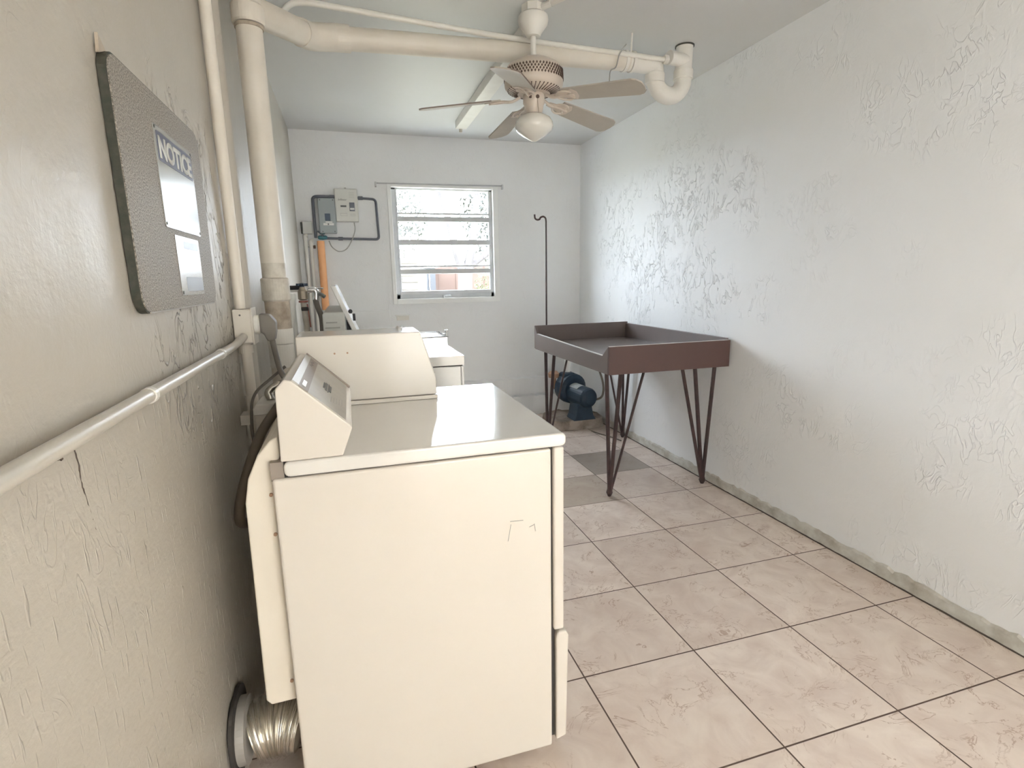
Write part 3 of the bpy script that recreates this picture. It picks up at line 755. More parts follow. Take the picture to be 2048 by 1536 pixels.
arc = [(0.1925 - 0.0825 * math.cos(PI * i / 16), 1.635, 2.240 - 0.0825 * math.sin(PI * i / 16)) for i in range(17)]
tp = round_corners([A3 + Vector((-0.03, 0, 0)), (0.110, 1.630, 2.290), (0.110, 1.635, 2.241)], 0.075, 10)[:-1] + arc + [(0.275, 1.637, 2.30), (0.280, 1.64, H)]
obj('trap', tube(B(), tp, 0.042, 32), M['pipe_white'], cl, smooth=True)
for c, ax in (((0.275, 1.636, 2.262), 'z'), ((0.110, 1.634, 2.232), 'z')):
    obj('trap_collar', lathe(B(), [(0.0465, -0.022), (0.0485, -0.018), (0.0485, 0.018), (0.0465, 0.022)], c, 32, ax), M['pipe_white'], cl)
obj('side_stub', tube(B(), [(0.275, 1.625, 2.325), (0.165, 1.600, 2.322)], 0.032, 20), M['pipe_white'], cl, smooth=True)
for x in (-0.075, -0.035):
    obj('coupling_band', lathe(B(), [(0.0475, -0.008), (0.0475, 0.008)], (x, 1.61, 2.2875), 32, 'x'), M['pipe_white'], cl)
obj('ceiling_collar', lathe(B(), [(0.0475, 0), (0.0475, 0.006)], (0.280, 1.64, H - 0.0065), 32), M['dark_edge'], cl)
# slim water line along the ceiling
tl = thing('slim_water_pipe', 'slim white pipe running beside the thick drain pipe under the ceiling', 'pipe', (-0.8, 1.52, 2.34))
obj('tube', tube(B(), smooth_path([(-1.63, 1.52, 2.27), (-1.585, 1.52, 2.325), (-1.52, 1.52, 2.340), (-1.40, 1.52, 2.336), (-0.92, 1.53, 2.312), (-0.55, 1.545, 2.303), (-0.05, 1.565, 2.300), (0.13, 1.58, 2.302)], 8), 0.0115, 12), M['pipe_white'], tl, smooth=True)
obj('cap', lathe(B(), [(0.018, 0), (0.021, 0.006), (0.021, 0.02), (0.012, 0.026)], (0.125, 1.581, 2.302), 16, 'x'), M['pipe_white'], tl)
bm = B(); tube(bm, [(-0.06, 1.572, 2.312), (-0.055, 1.575, H)], 0.0045, 8)
obj('hanger_wire', bm, M['pipe_white'], tl)
bm = B(); tube(bm, smooth_path([(-0.10, 1.545, 2.335), (-0.135, 1.545, 2.29), (-0.150, 1.55, 2.235), (-0.178, 1.55, 2.215), (-0.184, 1.55, 2.165)], 6), 0.003, 6)
obj('loose_wire', bm, M['ink_grey'], tl)

# ------------------------------------------------------------------ raceway on the ceiling
rw = thing('ceiling_raceway', 'long white square raceway running front to back under the ceiling', 'raceway', (-0.56, 2.4, H - 0.06))
obj('channel', box(B(), -0.60, -0.518, 1.62, 3.20, H - 0.055, H + 0.0005), M['pipe_white'], rw, bevel=0.003)
obj('end_plug', lathe(B(), [(0.012, -0.03), (0.014, 0.0), (0.012, 0.005)], (-0.56, 3.205, H - 0.045), 12), M['stained_light'], rw)
cc_ = thing('ceiling_conduit', 'white painted conduit with coupling entering the fan box on the ceiling', 'conduit', (-0.5, 1.3, H - 0.02))
obj('tube', tube(B(), [(-0.58, 1.43, H - 0.014), (-0.50, 1.30, H - 0.014), (-0.30, 0.9, H - 0.014)], 0.0115, 12), M['pipe_white'], cc_, smooth=True)
obj('connector', tube(B(), [(-0.572, 1.417, H - 0.014), (-0.545, 1.373, H - 0.014)], 0.0138, 12), M['pipe_white'], cc_)

# ------------------------------------------------------------------ ceiling fan
FX, FY = -0.600, 1.45
fan = thing('ceiling_fan', 'cream five-blade ceiling fan with an opal globe light', 'ceiling fan', (FX, FY, H))
HZ = 2.05   # blade hub level
obj('mounting_box', lathe(B(), [(0.052, -0.032), (0.052, 0)], (FX, FY, H), 8), M['pipe_white'], fan)
obj('canopy', lathe(B(), [(0.0, -0.118), (0.030, -0.118), (0.036, -0.106), (0.062, -0.072), (0.066, -0.055), (0.064, -0.040), (0.050, -0.030), (0, -0.030)], (FX, FY, H), 32), M['pipe_white'], fan, smooth=True)
obj('downrod', tube(B(), [(FX, FY, 2.19), (FX, FY, 2.286)], 0.0125, 16), M['pipe_white'], fan, smooth=True)
motor = obj('motor_housing', lathe(B(), [(0, 0.142), (0.03, 0.140), (0.075, 0.132), (0.112, 0.112), (0.126, 0.088), (0.129, 0.040), (0.127, 0.028), (0.110, 0.012), (0.070, 0.0), (0.0, 0.0)], (FX, FY, HZ + 0.002), 48), M['fan_cream'], fan, smooth=True)
slots = B()
for row, (z, r) in enumerate(((0.088, 0.1275), (0.0775, 0.1280), (0.067, 0.1287), (0.0565, 0.1292))):
    for i in range(56):
        a = 2 * PI * (i + 0.5 * row) / 56
        c = Vector((FX + r * math.cos(a), FY + r * math.sin(a), HZ + z)); tn = Vector((-math.sin(a), math.cos(a), 0)); rr = Vector((math.cos(a), math.sin(a), 0))
        q = []
        for s in (-1, 1):
            q.append([slots.verts.new(c + tn * dx + Vector((0, 0, dz)) + rr * 0.0015 * s) for dx, dz in ((-0.0042, 0), (0, -0.0062), (0.0042, 0), (0, 0.0062))])
        slots.faces.new(q[1]); slots.faces.new(q[0][::-1])
        for k in range(4): slots.faces.new((q[0][k], q[0][(k + 1) % 4], q[1][(k + 1) % 4], q[1][k]))
obj('vent_lattice', slots, M['fan_dark'], motor)
ribs = B()
for i in range(40):
    a = 2 * PI * i / 40; a2 = a + 0.06
    tube(ribs, [(FX + 0.072 * math.cos(a), FY + 0.072 * math.sin(a), HZ + 0.002), (FX + 0.116 * math.cos(a2), FY + 0.116 * math.sin(a2), HZ + 0.017)], 0.0022, 5)
obj('underside_slots', ribs, M['fan_dark'], motor)
HP = HZ - 0.012
for k in range(5):
    th = math.radians(-50 + 72 * k)
    rd_ = Vector((math.cos(th), math.sin(th), -0.10)).normalized(); tn = Vector((-math.sin(th), math.cos(th), 0))
    pitch = math.radians(-13)
    up = rd_.cross(tn) * -1
    if up.z < 0: up = -up
    wv = (tn * math.cos(pitch) + up * math.sin(pitch)).normalized(); un = rd_.cross(wv)
    if un.z < 0: un = -un
    o = Vector((FX, FY, HP))
    def P(r, ww, h): return o + rd_ * r + wv * ww + un * h
    # iron (bracket) with scrolls
    bm = B()
    tube(bm, smooth_path([P(0.06, 0, 0.008), P(0.10, 0, -0.006), P(0.145, 0, -0.002), P(0.20, 0, -0.004)], 5), 0.0065, 8)
    for s in (-1, 1):
        tube(bm, smooth_path([P(0.11, 0, -0.004), P(0.135, 0.028 * s, -0.004), P(0.165, 0.036 * s, -0.004), P(0.19, 0.022 * s, -0.004), P(0.175, 0.008 * s, -0.004)], 5), 0.0045, 7)
    pl = [(0.085, -0.014), (0.085, 0.014), (0.15, 0.022), (0.20, 0.040), (0.215, 0.018), (0.218, -0.018), (0.20, -0.040), (0.15, -0.022)]
    A_ = [bm.verts.new(P(r, ww, -0.003)) for r, ww in pl]; B_ = [bm.verts.new(P(r, ww, -0.0005)) for r, ww in pl]
    bm.faces.new(A_); bm.faces.new(B_[::-1])
    for i in range(8): bm.faces.new((A_[i], B_[i], B_[(i + 1) % 8], A_[(i + 1) % 8]))
    iron = obj('blade_iron', bm, M['fan_cream'], fan, smooth=False)
    # blade
    out = []
    for i in range(9):
        t = i / 8; out.append((0.15 + 0.32 * t, 0.044 + 0.014 * t))
    tip = [(0.490, 0.050), (0.504, 0.030), (0.508, 0.0), (0.504, -0.030), (0.490, -0.050)]
    out = out + tip + [(r, -ww) for r, ww in out[::-1]]
    bm = B()
    A_ = [bm.verts.new(P(r, ww, 0.0)) for r, ww in out]; B_ = [bm.verts.new(P(r, ww, 0.0055)) for r, ww in out]
    bm.faces.new(A_); bm.faces.new(B_[::-1]); kk = len(out)
    for i in range(kk): bm.faces.new((A_[i], B_[i], B_[(i + 1) % kk], A_[(i + 1) % kk]))
    bl = obj('blade', bm, M['blade'], fan)
    bm = B()
    dpts = [P(r, ww + 0.0008, 0.0045) for r, ww in out[1:11]] if k != 2 else [P(r, -ww - 0.0008, 0.0045) for r, ww in out[1:11]]
    tube(bm, dpts, 0.0022, 6)
    obj('dusty_edge', bm, M['blade_edge'], bl)
kit = obj('light_kit', lathe(B(), [(0.0, 0.004), (0.044, 0.004), (0.047, -0.004), (0.048, -0.034), (0.042, -0.044), (0.040, -0.060), (0.038, -0.064), (0.036, -0.074), (0.034, -0.080), (0, -0.080)], (FX, FY, HZ - 0.002), 32), M['fan_cream'], fan, smooth=True)
obj('globe', lathe(B(), [(0.0, 0.0), (0.036, 0.0), (0.048, -0.005), (0.072, -0.018), (0.083, -0.036), (0.085, -0.054), (0.077, -0.072), (0.046, -0.094), (0.012, -0.113), (0, -0.116)], (FX, FY, HZ - 0.078), 40), M['opal'], fan, smooth=True)
ca = math.atan2(-0.975 - FY, -1.45 - FX)
for da, r in ((0.35, 0.008), (-0.30, 0.0065)):
    a = ca + da
    obj('switch_hole', lathe(B(), [(r, -0.003), (r, 0.003)], (FX + 0.047 * math.cos(a), FY + 0.047 * math.sin(a), HZ - 0.020), 14, 'y'), M['fan_dark'], kit)
a = ca + 0.35
bm = B(); tube(bm, smooth_path([(FX + 0.047 * math.cos(a), FY + 0.047 * math.sin(a), HZ - 0.022), (FX + 0.050 * math.cos(a), FY + 0.050 * math.sin(a), HZ - 0.05), (FX + 0.062 * math.cos(a), FY + 0.062 * math.sin(a), HZ - 0.092)], 6), 0.0018, 6)
obj('pull_chain', bm, M['stained'], kit)

# ------------------------------------------------------------------ folding table on hairpin legs
tb = thing('folding_table', 'brown laundry folding table with raised edges on hairpin legs', 'table', (0.22, 2.16, 0))
TX0, TX1, TY0, TY1 = -0.155, 0.600, 1.56, 2.76
obj('tabletop', box(B(), TX0 + 0.018, TX1 - 0.018, TY0 + 0.018, TY1 - 0.018, 0.785, 0.803), M['table_top'], tb)
obj('front_board', box(B(), TX0, TX1, TY0, TY0 + 0.018, 0.744, 0.895), M['table'], tb, bevel=0.0015)
obj('back_board', box(B(), TX0, TX1, TY1 - 0.018, TY1, 0.748, 0.915), M['table_side'], tb, bevel=0.0015)
obj('wall_side_board', box(B(), TX1 - 0.018, TX1, TY0 + 0.018, TY1 - 0.018, 0.744, 0.905), M['table_side'], tb, bevel=0.0015)
prof = [(TY0 + 0.018, 0.744), (TY1 - 0.018, 0.744), (TY1 - 0.018, 0.912), (TY1 - 0.055, 0.858), (TY0 + 0.085, 0.838), (TY0 + 0.018, 0.893)]
obj('low_side_board', prism(B(), prof, 'x', TX0, TX0 + 0.018), M['table_side'], tb, bevel=0.0015)
obj('tabletop_frame', box(B(), TX0 + 0.02, TX1 - 0.02, TY0 + 0.02, TY1 - 0.02, 0.765, 0.784), M['table'], tb)
M['glare_edge'] = mat('pale glare edge', (0.62, 0.60, 0.58), 0.35)  # window glare on the board edges, put into the colour as pale strips
obj('glare_edge', box(B(), TX0 + 0.002, TX1 - 0.004, TY0 + 0.002, TY0 + 0.016, 0.8945, 0.8962), M['glare_edge'], tb, label='pale painted window glare along the top edge of the front board')
obj('glare_edge', prism(B(), [(TY0 + 0.087, 0.8382), (TY1 - 0.057, 0.8582), (TY1 - 0.057, 0.8596), (TY0 + 0.087, 0.8396)], 'x', TX0 + 0.002, TX0 + 0.016), M['glare_edge'], tb, label='pale painted window glare along the top edge of the low side board')
def hairpin(bot, tops, radii):
    bm = B()
    for (x, y), r in zip(tops, radii):
        tube(bm, [(bot[0] + (x - bot[0]) * 0.03, bot[1] + (y - bot[1]) * 0.03, 0.020), (x, y, 0.767)], r, 10)
    lathe(bm, [(0.0, 0.0), (0.010, 0.0), (0.020, 0.022), (0.014, 0.045), (0, 0.045)], (bot[0], bot[1], 0.0), 10)
    return obj('leg', bm, M['steel_leg'], tb, smooth=False)
hairpin((-0.072, 1.692), [(-0.122, 1.655), (-0.062, 1.600), (0.085, 1.602)], (0.0115, 0.0115, 0.0075))
hairpin((0.552, 1.682), [(0.315, 1.600), (0.400, 1.600), (0.535, 1.600)], (0.010, 0.0115, 0.011))
hairpin((0.563, 2.715), [(0.545, 2.700), (0.570, 2.62), (0.385, 2.700)], (0.010, 0.010, 0.008))
hairpin((-0.080, 2.690), [(-0.105, 2.660), (-0.085, 2.53), (-0.05, 2.36)], (0.0115, 0.0115, 0.007))
# hanging rod clamped to the table's back corner
hr = thing('hanging_rod', 'slim dark upright rod with a hooked top beside the back wall', 'rod', (-0.055, 2.78, 0))
pts = [(-0.052, 2.778, 0.0), (-0.052, 2.778, 1.672)]
hook = smooth_path([(-0.052, 2.778, 1.655), (-0.056, 2.778, 1.676), (-0.072, 2.778, 1.686), (-0.092, 2.778, 1.680), (-0.100, 2.778, 1.668), (-0.118, 2.778, 1.664), (-0.134, 2.778, 1.674), (-0.138, 2.778, 1.700)], 6)
bm = B(); tube(bm, [pts[0]] + hook, 0.0065, 10)
obj('rod', bm, M['steel_leg'], hr, smooth=True)
obj('rod_foot', lathe(B(), [(0.018, 0), (0.018, 0.005), (0.009, 0.012), (0, 0.012)], (-0.052, 2.778, 0.0), 14), M['steel_leg'], hr)

# ------------------------------------------------------------------ blue pump motor on a slab
sb = B()
out = []
for i in range(28):
    a = 2 * PI * i / 28
    rx, ry = 0.24, 0.20
    k = 1 / max(abs(math.cos(a)), abs(math.sin(a))) ** 0.8
    out.append((0.345 + rx * math.cos(a) * k + random.uniform(-.008, .008), 3.22 + ry * math.sin(a) * k + random.uniform(-.008, .008)))
prism(sb, out, 'z', 0.0, 0.085)
for v in sb.verts:
    if v.co.z > 0.01: v.co.z += random.uniform(-0.008, 0.006); v.co.x = 0.345 + (v.co.x - 0.345) * 0.95; v.co.y = 3.22 + (v.co.y - 3.22) * 0.95
tag(obj('concrete_slab', sb, M['concrete'], bevel=0.006), 'rough dirty concrete slab on the floor beneath the blue pump', 'slab')
pm = thing('pump_motor', 'dark blue pump motor on a concrete slab beneath the table', 'pump', (0.36, 3.18, 0.055))
# motor axis points from rear-left to front-right of the room
def axis_cyl(prof, c, dirv, seg=28, tilt=0):
    bm = B(); lathe(bm, prof, (0, 0, 0), seg, 'z')
    q = Vector((0, 0, 1)).rotation_difference(Vector(dirv).normalized()).to_matrix().to_4x4()
    bmesh.ops.transform(bm, matrix=Matrix.Translation(c) @ q, verts=bm.verts)
    return bm
dv = (0.22, -1.0, -0.06)
obj('motor_body', axis_cyl([(0, 0.24), (0.045, 0.238), (0.075, 0.225), (0.084, 0.205), (0.086, 0.0), (0, 0)], (0.335, 3.17, 0.262), dv), M['motor_blue'], pm, smooth=False)
obj('volute', axis_cyl([(0, 0.075), (0.10, 0.075), (0.128, 0.055), (0.132, 0.0), (0.125, -0.05), (0.08, -0.08), (0, -0.08)], (0.325, 3.225, 0.295), dv, 24), M['motor_blue'], pm, smooth=False)
obj('outlet_block', box(B(), 0.245, 0.36, 3.17, 3.29, 0.33, 0.43), M['motor_blue'], pm, bevel=0.02, seg=3)
bm = prism(B(), [(0.265, 0.058), (0.465, 0.058), (0.44, 0.095), (0.42, 0.20), (0.30, 0.20), (0.285, 0.095)], 'y', 2.99, 3.16)
obj('mounting_foot', bm, M['motor_blue'], pm, bevel=0.006)
lb = axis_cyl([(0.0872, 0.0), (0.0872, 0.11)], (0.335, 3.15, 0.262), dv, 40)
keep = [f for f in lb.faces if len(f.verts) == 4 and f.calc_center_median().z > 0.262 + 0.062 and f.calc_center_median().x < 0.36]
bmesh.ops.delete(lb, geom=[f for f in lb.faces if f not in keep], context='FACES')
bmesh.ops.solidify(lb, geom=list(lb.faces), thickness=0.001)
obj('name_plate', lb, M['motor_label'], pm)
obj('pvc_riser', tube(B(), [(0.315, 3.25, 0.425), (0.315, 3.25, 0.60), (0.315, 3.40, 0.60), (0.315, 3.60, 0.60), (0.315, 3.665, 0.60)], 0.022, 18), M['pvc'], pm, smooth=False)
obj('riser_coupling', lathe(B(), [(0.027, 0), (0.027, 0.04)], (0.315, 3.25, 0.47), 20), M['pvc'], pm)
obj('rusty_fitting', lathe(B(), [(0.02, -0.03), (0.045, -0.025), (0.05, 0.01), (0.03, 0.03), (0, 0.03)], (0.205, 3.30, 0.405), 16), M['rust'], pm)
obj('inlet_pipe', tube(B(), [(0.205, 3.30, 0.40), (0.205, 3.30, 0.30), (0.27, 3.28, 0.28)], 0.022, 12), M['rust'], pm)
pm.location.z += 0.03
gh = thing('pump_cable', 'grey green cable hanging beside the right wall behind the table leg', 'cable', (0.5, 2.98, 0.3))
obj('cable', tube(B(), smooth_path([(0.47, 3.35, 0.70), (0.50, 3.15, 0.60), (0.52, 3.0, 0.42), (0.50, 2.95, 0.30), (0.455, 2.98, 0.26), (0.41, 3.02, 0.262)], 7), 0.009, 10), M['brown_hose'], gh, smooth=True)
bm = B(); tube(bm, smooth_path([(0.40, 2.94, 0.0055), (0.43, 2.84, 0.0055), (0.47, 2.74, 0.0055), (0.50, 2.62, 0.0055)], 6), 0.0055, 6)
tag(obj('floor_cord', bm, M['brown_hose'], smooth=True), 'thin dark cord lying on the tiles in front of the concrete slab', 'cord')

# ------------------------------------------------------------------ electrical gear on the back wall
gb = thing('timer_housing', 'blue grey plastic control housing on the back wall inside the conduit loop', 'control box', (-1.56, YB, 1.63))
obj('body', box(B(), -1.622, -1.492, YB - 0.065, YB + 0.001, 1.632, 1.896), M['box_grey'], gb, bevel=0.008, seg=3)
obj('display', box(B(), -1.575, -1.535, YB - 0.068, YB - 0.064, 1.726, 1.780), M['box_window'], gb, bevel=0.002)
bm = B(); box(bm, -1.590, -1.512, YB - 0.067, YB - 0.064, 1.692, 1.708); box(bm, -1.572, -1.522, YB - 0.067, YB - 0.064, 1.712, 1.720)
obj('label_strip', bm, M['pvc'], gb)
obj('strip_dot', lathe(B(), [(0.006, 0.003), (0.006, -0.0045), (0, -0.005)], (-1.553, YB - 0.064, 1.700), 12, 'y'), M['ink'], gb)
for x, z in ((-1.604, 1.882), (-1.508, 1.882), (-1.598, 1.645), (-1.508, 1.645)):
    obj('screw', lathe(B(), [(0.005, 0.001), (0.005, -0.002), (0, -0.002)], (x, YB - 0.065, z), 10, 'y'), M['ink'], gb)
wb = thing('controller_box', 'pale off-white controller box on the back wall left of the window', 'control box', (-1.40, YB, 1.72))
obj('body', box(B(), -1.492, -1.318, YB - 0.055, YB + 0.001, 1.722, 1.972), M['box_white'], wb, bevel=0.008, seg=3)
obj('keypad', box(B(), -1.385, -1.345, YB - 0.058, YB - 0.054, 1.802, 1.868), M['pvc_grey'], wb, bevel=0.002)
obj('keypad_label', box(B(), -1.381, -1.349, YB - 0.0595, YB - 0.057, 1.812, 1.826), M['pvc'], wb)
obj('readout', box(B(), -1.452, -1.408, YB - 0.057, YB - 0.054, 1.832, 1.846), M['ink'], wb)
for x0, x1, z0, z1 in ((-1.455, -1.405, 1.766, 1.785), (-1.378, -1.345, 1.766, 1.780)):
    bm = B()
    tube(bm, [(x0, YB - 0.0555, z0), (x1, YB - 0.0555, z0), (x1, YB - 0.0555, z1), (x0, YB - 0.0555, z1), (x0, YB - 0.0555, z0 + 0.001)], 0.0009, 5)
    obj('field_outline', bm, M['ink_grey'], wb)
for i in range(4): obj('vent_line', box(B(), -1.385, -1.345, YB - 0.0556, YB - 0.0548, 1.905 + i * 0.012, 1.9065 + i * 0.012), M['ink_grey'], wb)
bm = text_bm('Infinear', 0.022, (-1.468, YB - 0.0552, 1.882), (1, 0, 0), (0, 0, 1), 0.0008, 0.01, 0.3)
obj('logo_text', bm, M['ink_grey'], wb)
obj('top_knob', box(B(), -1.415, -1.400, YB - 0.03, YB - 0.01, 1.972, 1.982), M['ink_grey'], wb)
cp = thing('conduit_loop', 'dark grey conduit loop framing the controls on the back wall', 'conduit', (-1.4, YB, 1.6))
zc = YB - 0.020
obj('left_run', tube(B(), round_corners([(-1.492, zc, 1.912), (-1.656, zc, 1.912), (-1.656, zc, 1.60)], 0.03), 0.0115, 12), M['pvc_grey'], cp, smooth=True)
obj('right_run', tube(B(), round_corners([(-1.318, zc, 1.908), (-1.178, zc, 1.900), (-1.170, zc, 1.588), (-1.60, zc, 1.597)], 0.03), 0.0095, 12), M['pvc_grey'], cp, smooth=True)
for x, z, a in ((-1.296, 1.907, 'x'), (-1.47, 1.594, 'x'), (-1.512, 1.912, 'x')):
    obj('fitting', lathe(B(), [(0.014, -0.018), (0.014, 0.018)], (x, zc, z), 12, a), M['pvc_grey'], cp)
vv = thing('teal_valve', 'small teal valve at the lower left corner of the conduit loop', 'valve', (-1.61, YB - 0.02, 1.6))
obj('valve_body', lathe(B(), [(0.010, -0.035), (0.016, -0.025), (0.018, 0), (0.016, 0.025), (0.010, 0.035)], (-1.605, YB - 0.024, 1.602), 14, 'x'), M['teal'], vv)
obj('valve_handle', box(B(), -1.625, -1.585, YB - 0.05, YB - 0.036, 1.625, 1.640), M['teal'], vv, bevel=0.003)
obj('valve_stem', tube(B(), [(-1.605, YB - 0.03, 1.60), (-1.605, YB - 0.043, 1.63), (-1.640, YB - 0.05, 1.648)], 0.007, 8), M['pvc_grey'], vv)
wr = thing('loose_wire', 'thin grey wire looping below the controller box', 'wire', (-1.45, YB, 1.5))
obj('wire', tube(B(), smooth_path([(-1.357, YB - 0.03, 1.718), (-1.355, YB - 0.042, 1.66), (-1.380, YB - 0.042, 1.59), (-1.43, YB - 0.012, 1.515), (-1.49, YB - 0.008, 1.495), (-1.54, YB - 0.012, 1.53), (-1.560, YB - 0.012, 1.578)], 8), 0.004, 8), M['ink_grey'], wr, smooth=True)
jb = thing('wall_junction_box', 'small beige junction box beside the left end of the conduit loop', 'junction box', (-1.72, YB, 1.61))
obj('body', box(B(), -1.748, -1.678, YB - 0.05, YB + 0.001, 1.628, 1.722), M['tote'], jb, bevel=0.004)
obj('dark_side', box(B(), -1.760, -1.749, YB - 0.048, YB + 0.001, 1.630, 1.715), M['dark_edge'], jb)
sw = thing('small_switch', 'tiny dark brown switch on the back wall beside the orange pipe', 'switch', (-1.675, YB, 1.52))
obj('switch_body', box(B(), -1.690, -1.664, YB - 0.018, YB + 0.001, 1.518, 1.543), M['fan_dark'], sw, bevel=0.002)
obj('switch_wire', tube(B(), [(-1.69, YB - 0.006, 1.531), (-1.735, YB - 0.006, 1.531)], 0.003, 6), M['ink_grey'], sw)
op = thing('orange_pipe', 'bright orange upright pipe on the back wall in the far left corner', 'pipe', (-1.62, YB - 0.03, 0.9))
obj('tube', tube(B(), [(-1.622, YB - 0.032, 1.575), (-1.626, YB - 0.032, 1.035)], 0.028, 20), M['orange'], op, smooth=True)
obj('lower_end', tube(B(), [(-1.626, YB - 0.032, 1.034), (-1.630, YB - 0.032, 0.0)], 0.024, 16), M['pvc'], op, smooth=True)
for x, nm, lb_ in ((-1.735, 'M', 'white upright water pipe in the far left corner, nearest the left wall'), (-1.696, 'N', 'white upright water pipe between the corner pipe and the orange pipe')):
    wp = thing('water_pipe', lb_, 'pipe', (x, YB - 0.03, 0), 'water pipes in the far left corner')
    top = 1.60 if nm == 'M' else 1.56
    obj('tube', tube(B(), [(x, YB - 0.03, 0.0), (x, YB - 0.03, top)], 0.014, 14), M['pipe_white'], wp, smooth=True)
    obj('elbow', tube(B(), round_corners([(x, YB - 0.03, top - 0.02), (x, YB - 0.03, top + 0.015), (x + 0.02, YB - 0.03, top + 0.015)], 0.015), 0.0175, 14), M['pipe_white'], wp, smooth=True)
wo = thing('wall_outlet', 'small white outlet cover low on the back wall under the window', 'outlet', (-1.0, YB, 0.93))
obj('cover', prism(B(), [(YB + 0.001, 0.925), (YB - 0.022, 0.925), (YB - 0.036, 0.962), (YB + 0.001, 0.966)], 'x', -1.065, -0.965), M['pipe_white'], wo, bevel=0.002)
obj('hinge_lip', box(B(), -1.078, -0.958, YB - 0.040, YB + 0.001, 0.963, 0.970), M['pvc'], wo, bevel=0.001)

# ------------------------------------------------------------------ wash valves and hoses on the left wall by the washer
wv_ = thing('washer_valve', 'brass washer tap with dark handle on the left wall behind the washing machine', 'valve', (-1.68, 1.75, 1.2))
obj('supply_pipe', tube(B(), [(-1.790, 1.75, 1.235), (-1.66, 1.75, 1.235)], 0.010, 12), M['black'], wv_)
obj('valve_body', lathe(B(), [(0.012, 0), (0.022, 0.006), (0.022, 0.042), (0.017, 0.05), (0.014, 0.062)], (-1.651, 1.75, 1.176), 18), M['brass'], wv_)
obj('red_ring', lathe(B(), [(0.021, 0), (0.021, 0.008)], (-1.651, 1.75, 1.166), 18), M['red_ring'], wv_)
bm = B()
for i in range(6):
    a = 2 * PI * i / 6
    tube(bm, [(-1.651, 1.75, 1.246), (-1.651 + 0.026 * math.cos(a), 1.75 + 0.026 * math.sin(a), 1.248)], 0.006, 8)
lathe(bm, [(0.009, -0.01), (0.012, 0), (0.012, 0.01), (0, 0.012)], (-1.651, 1.75, 1.245), 12)
obj('handle', bm, M['box_window'], wv_)
v2 = thing('chrome_valve', 'chrome washer tap with grey lever beside the brass one', 'valve', (-1.60, 1.80, 1.2))
obj('supply_pipe', tube(B(), [(-1.790, 1.80, 1.222), (-1.62, 1.80, 1.222)], 0.009, 12), M['pipe_white'], v2)
obj('valve_body', tube(B(), round_corners([(-1.63, 1.80, 1.222), (-1.592, 1.80, 1.222), (-1.597, 1.80, 1.17)], 0.02), 0.014, 16), M['chrome'], v2, smooth=True)
obj('lever', tube(B(), [(-1.600, 1.80, 1.205), (-1.572, 1.795, 1.200), (-1.556, 1.79, 1.188)], 0.0095, 10), M['motor_label'], v2)
obj('top_lever', tube(B(), [(-1.61, 1.80, 1.235), (-1.56, 1.80, 1.228)], 0.004, 8), M['chrome'], v2)
h1 = thing('inlet_hose', 'dark grey inlet hose hanging from the chrome tap', 'hose', (-1.6, 1.8, 0.95))
obj('hose', tube(B(), smooth_path([(-1.599, 1.798, 1.176), (-1.592, 1.79, 1.14), (-1.578, 1.78, 1.09), (-1.578, 1.77, 1.02), (-1.585, 1.77, 0.85), (-1.60, 1.77, 0.5), (-1.60, 1.77, 0.12)], 7), 0.0125, 12), M['cord'], h1, smooth=True)
h2 = thing('red_hose', 'pinkish hose dropping from the brass washer tap', 'hose', (-1.65, 1.75, 0.95))
obj('hose', tube(B(), smooth_path([(-1.651, 1.75, 1.166), (-1.648, 1.75, 1.10), (-1.645, 1.75, 1.04), (-1.648, 1.75, 0.9), (-1.650, 1.74, 0.5), (-1.650, 1.74, 0.12)], 7), 0.0135, 12), M['stained_light'], h2, smooth=True)
obj('black_plug', box(B(), -1.662, -1.630, 1.728, 1.742, 1.128, 1.145), M['black'], h2, bevel=0.003)
obj('red_stripe', tube(B(), smooth_path([(-1.634, 1.738, 1.16), (-1.631, 1.738, 1.11), (-1.628, 1.738, 1.05)], 5), 0.003, 6), M['red_ring'], h2)
sp_ = thing('standpipe', 'white upright standpipe on the left wall beside the washer taps', 'pipe', (-1.70, 1.66, 0))
obj('tube', tube(B(), [(-1.700, 1.66, 0.0), (-1.700, 1.66, 1.21)], 0.022, 18), M['pvc'], sp_, smooth=True)
obj('hub', lathe(B(), [(0.027, 0), (0.027, 0.05)], (-1.700, 1.66, 1.16), 18), M['pvc'], sp_)

# ------------------------------------------------------------------ left wall cracks
def crack(pts, r):
    rnd = random.Random(len(pts)); out = []
    for a, c in zip(pts, pts[1:]):
        for i in range(5):
            t = i / 5
            out.append((-1.7925, a[0] + (c[0] - a[0]) * t + rnd.uniform(-.0012, .0012), a[1] + (c[1] - a[1]) * t + rnd.uniform(-.001, .001)))
    out.append((-1.7925,) + tuple(pts[-1]))
    return tube(B(), out, r, 5, True, [r * rnd.uniform(0.5, 1.3) for _ in out])
struct('trim_5', crack([(-0.199, 1.063), (-0.193, 1.041), (-0.197, 1.019), (-0.192, 0.997), (-0.185, 0.966), (-0.186, 0.956), (-0.176, 0.930)], 0.0011), M['black_gap_line'])
struct('trim_8', crack([(-0.015, 0.834), (-0.045, 0.818), (-0.087, 0.814)], 0.0009), M['black_gap_line'])
struct('trim_9', crack([(-0.239, 1.061), (-0.232, 1.059)], 0.0022), M['black_gap_line'])
# ------------------------------------------------------------------ unseen roof and far wall, added to limit sky light at the doorway
struct('roof_sky_block', box(B(), -8, 8, -7.0, YF - 0.11, 2.5, 2.62), M['stained_light'])
struct('wall_sky_block', box(B(), -8, 8, -7.2, -7.0, -0.1, 2.5), M['pale_sky_block'])
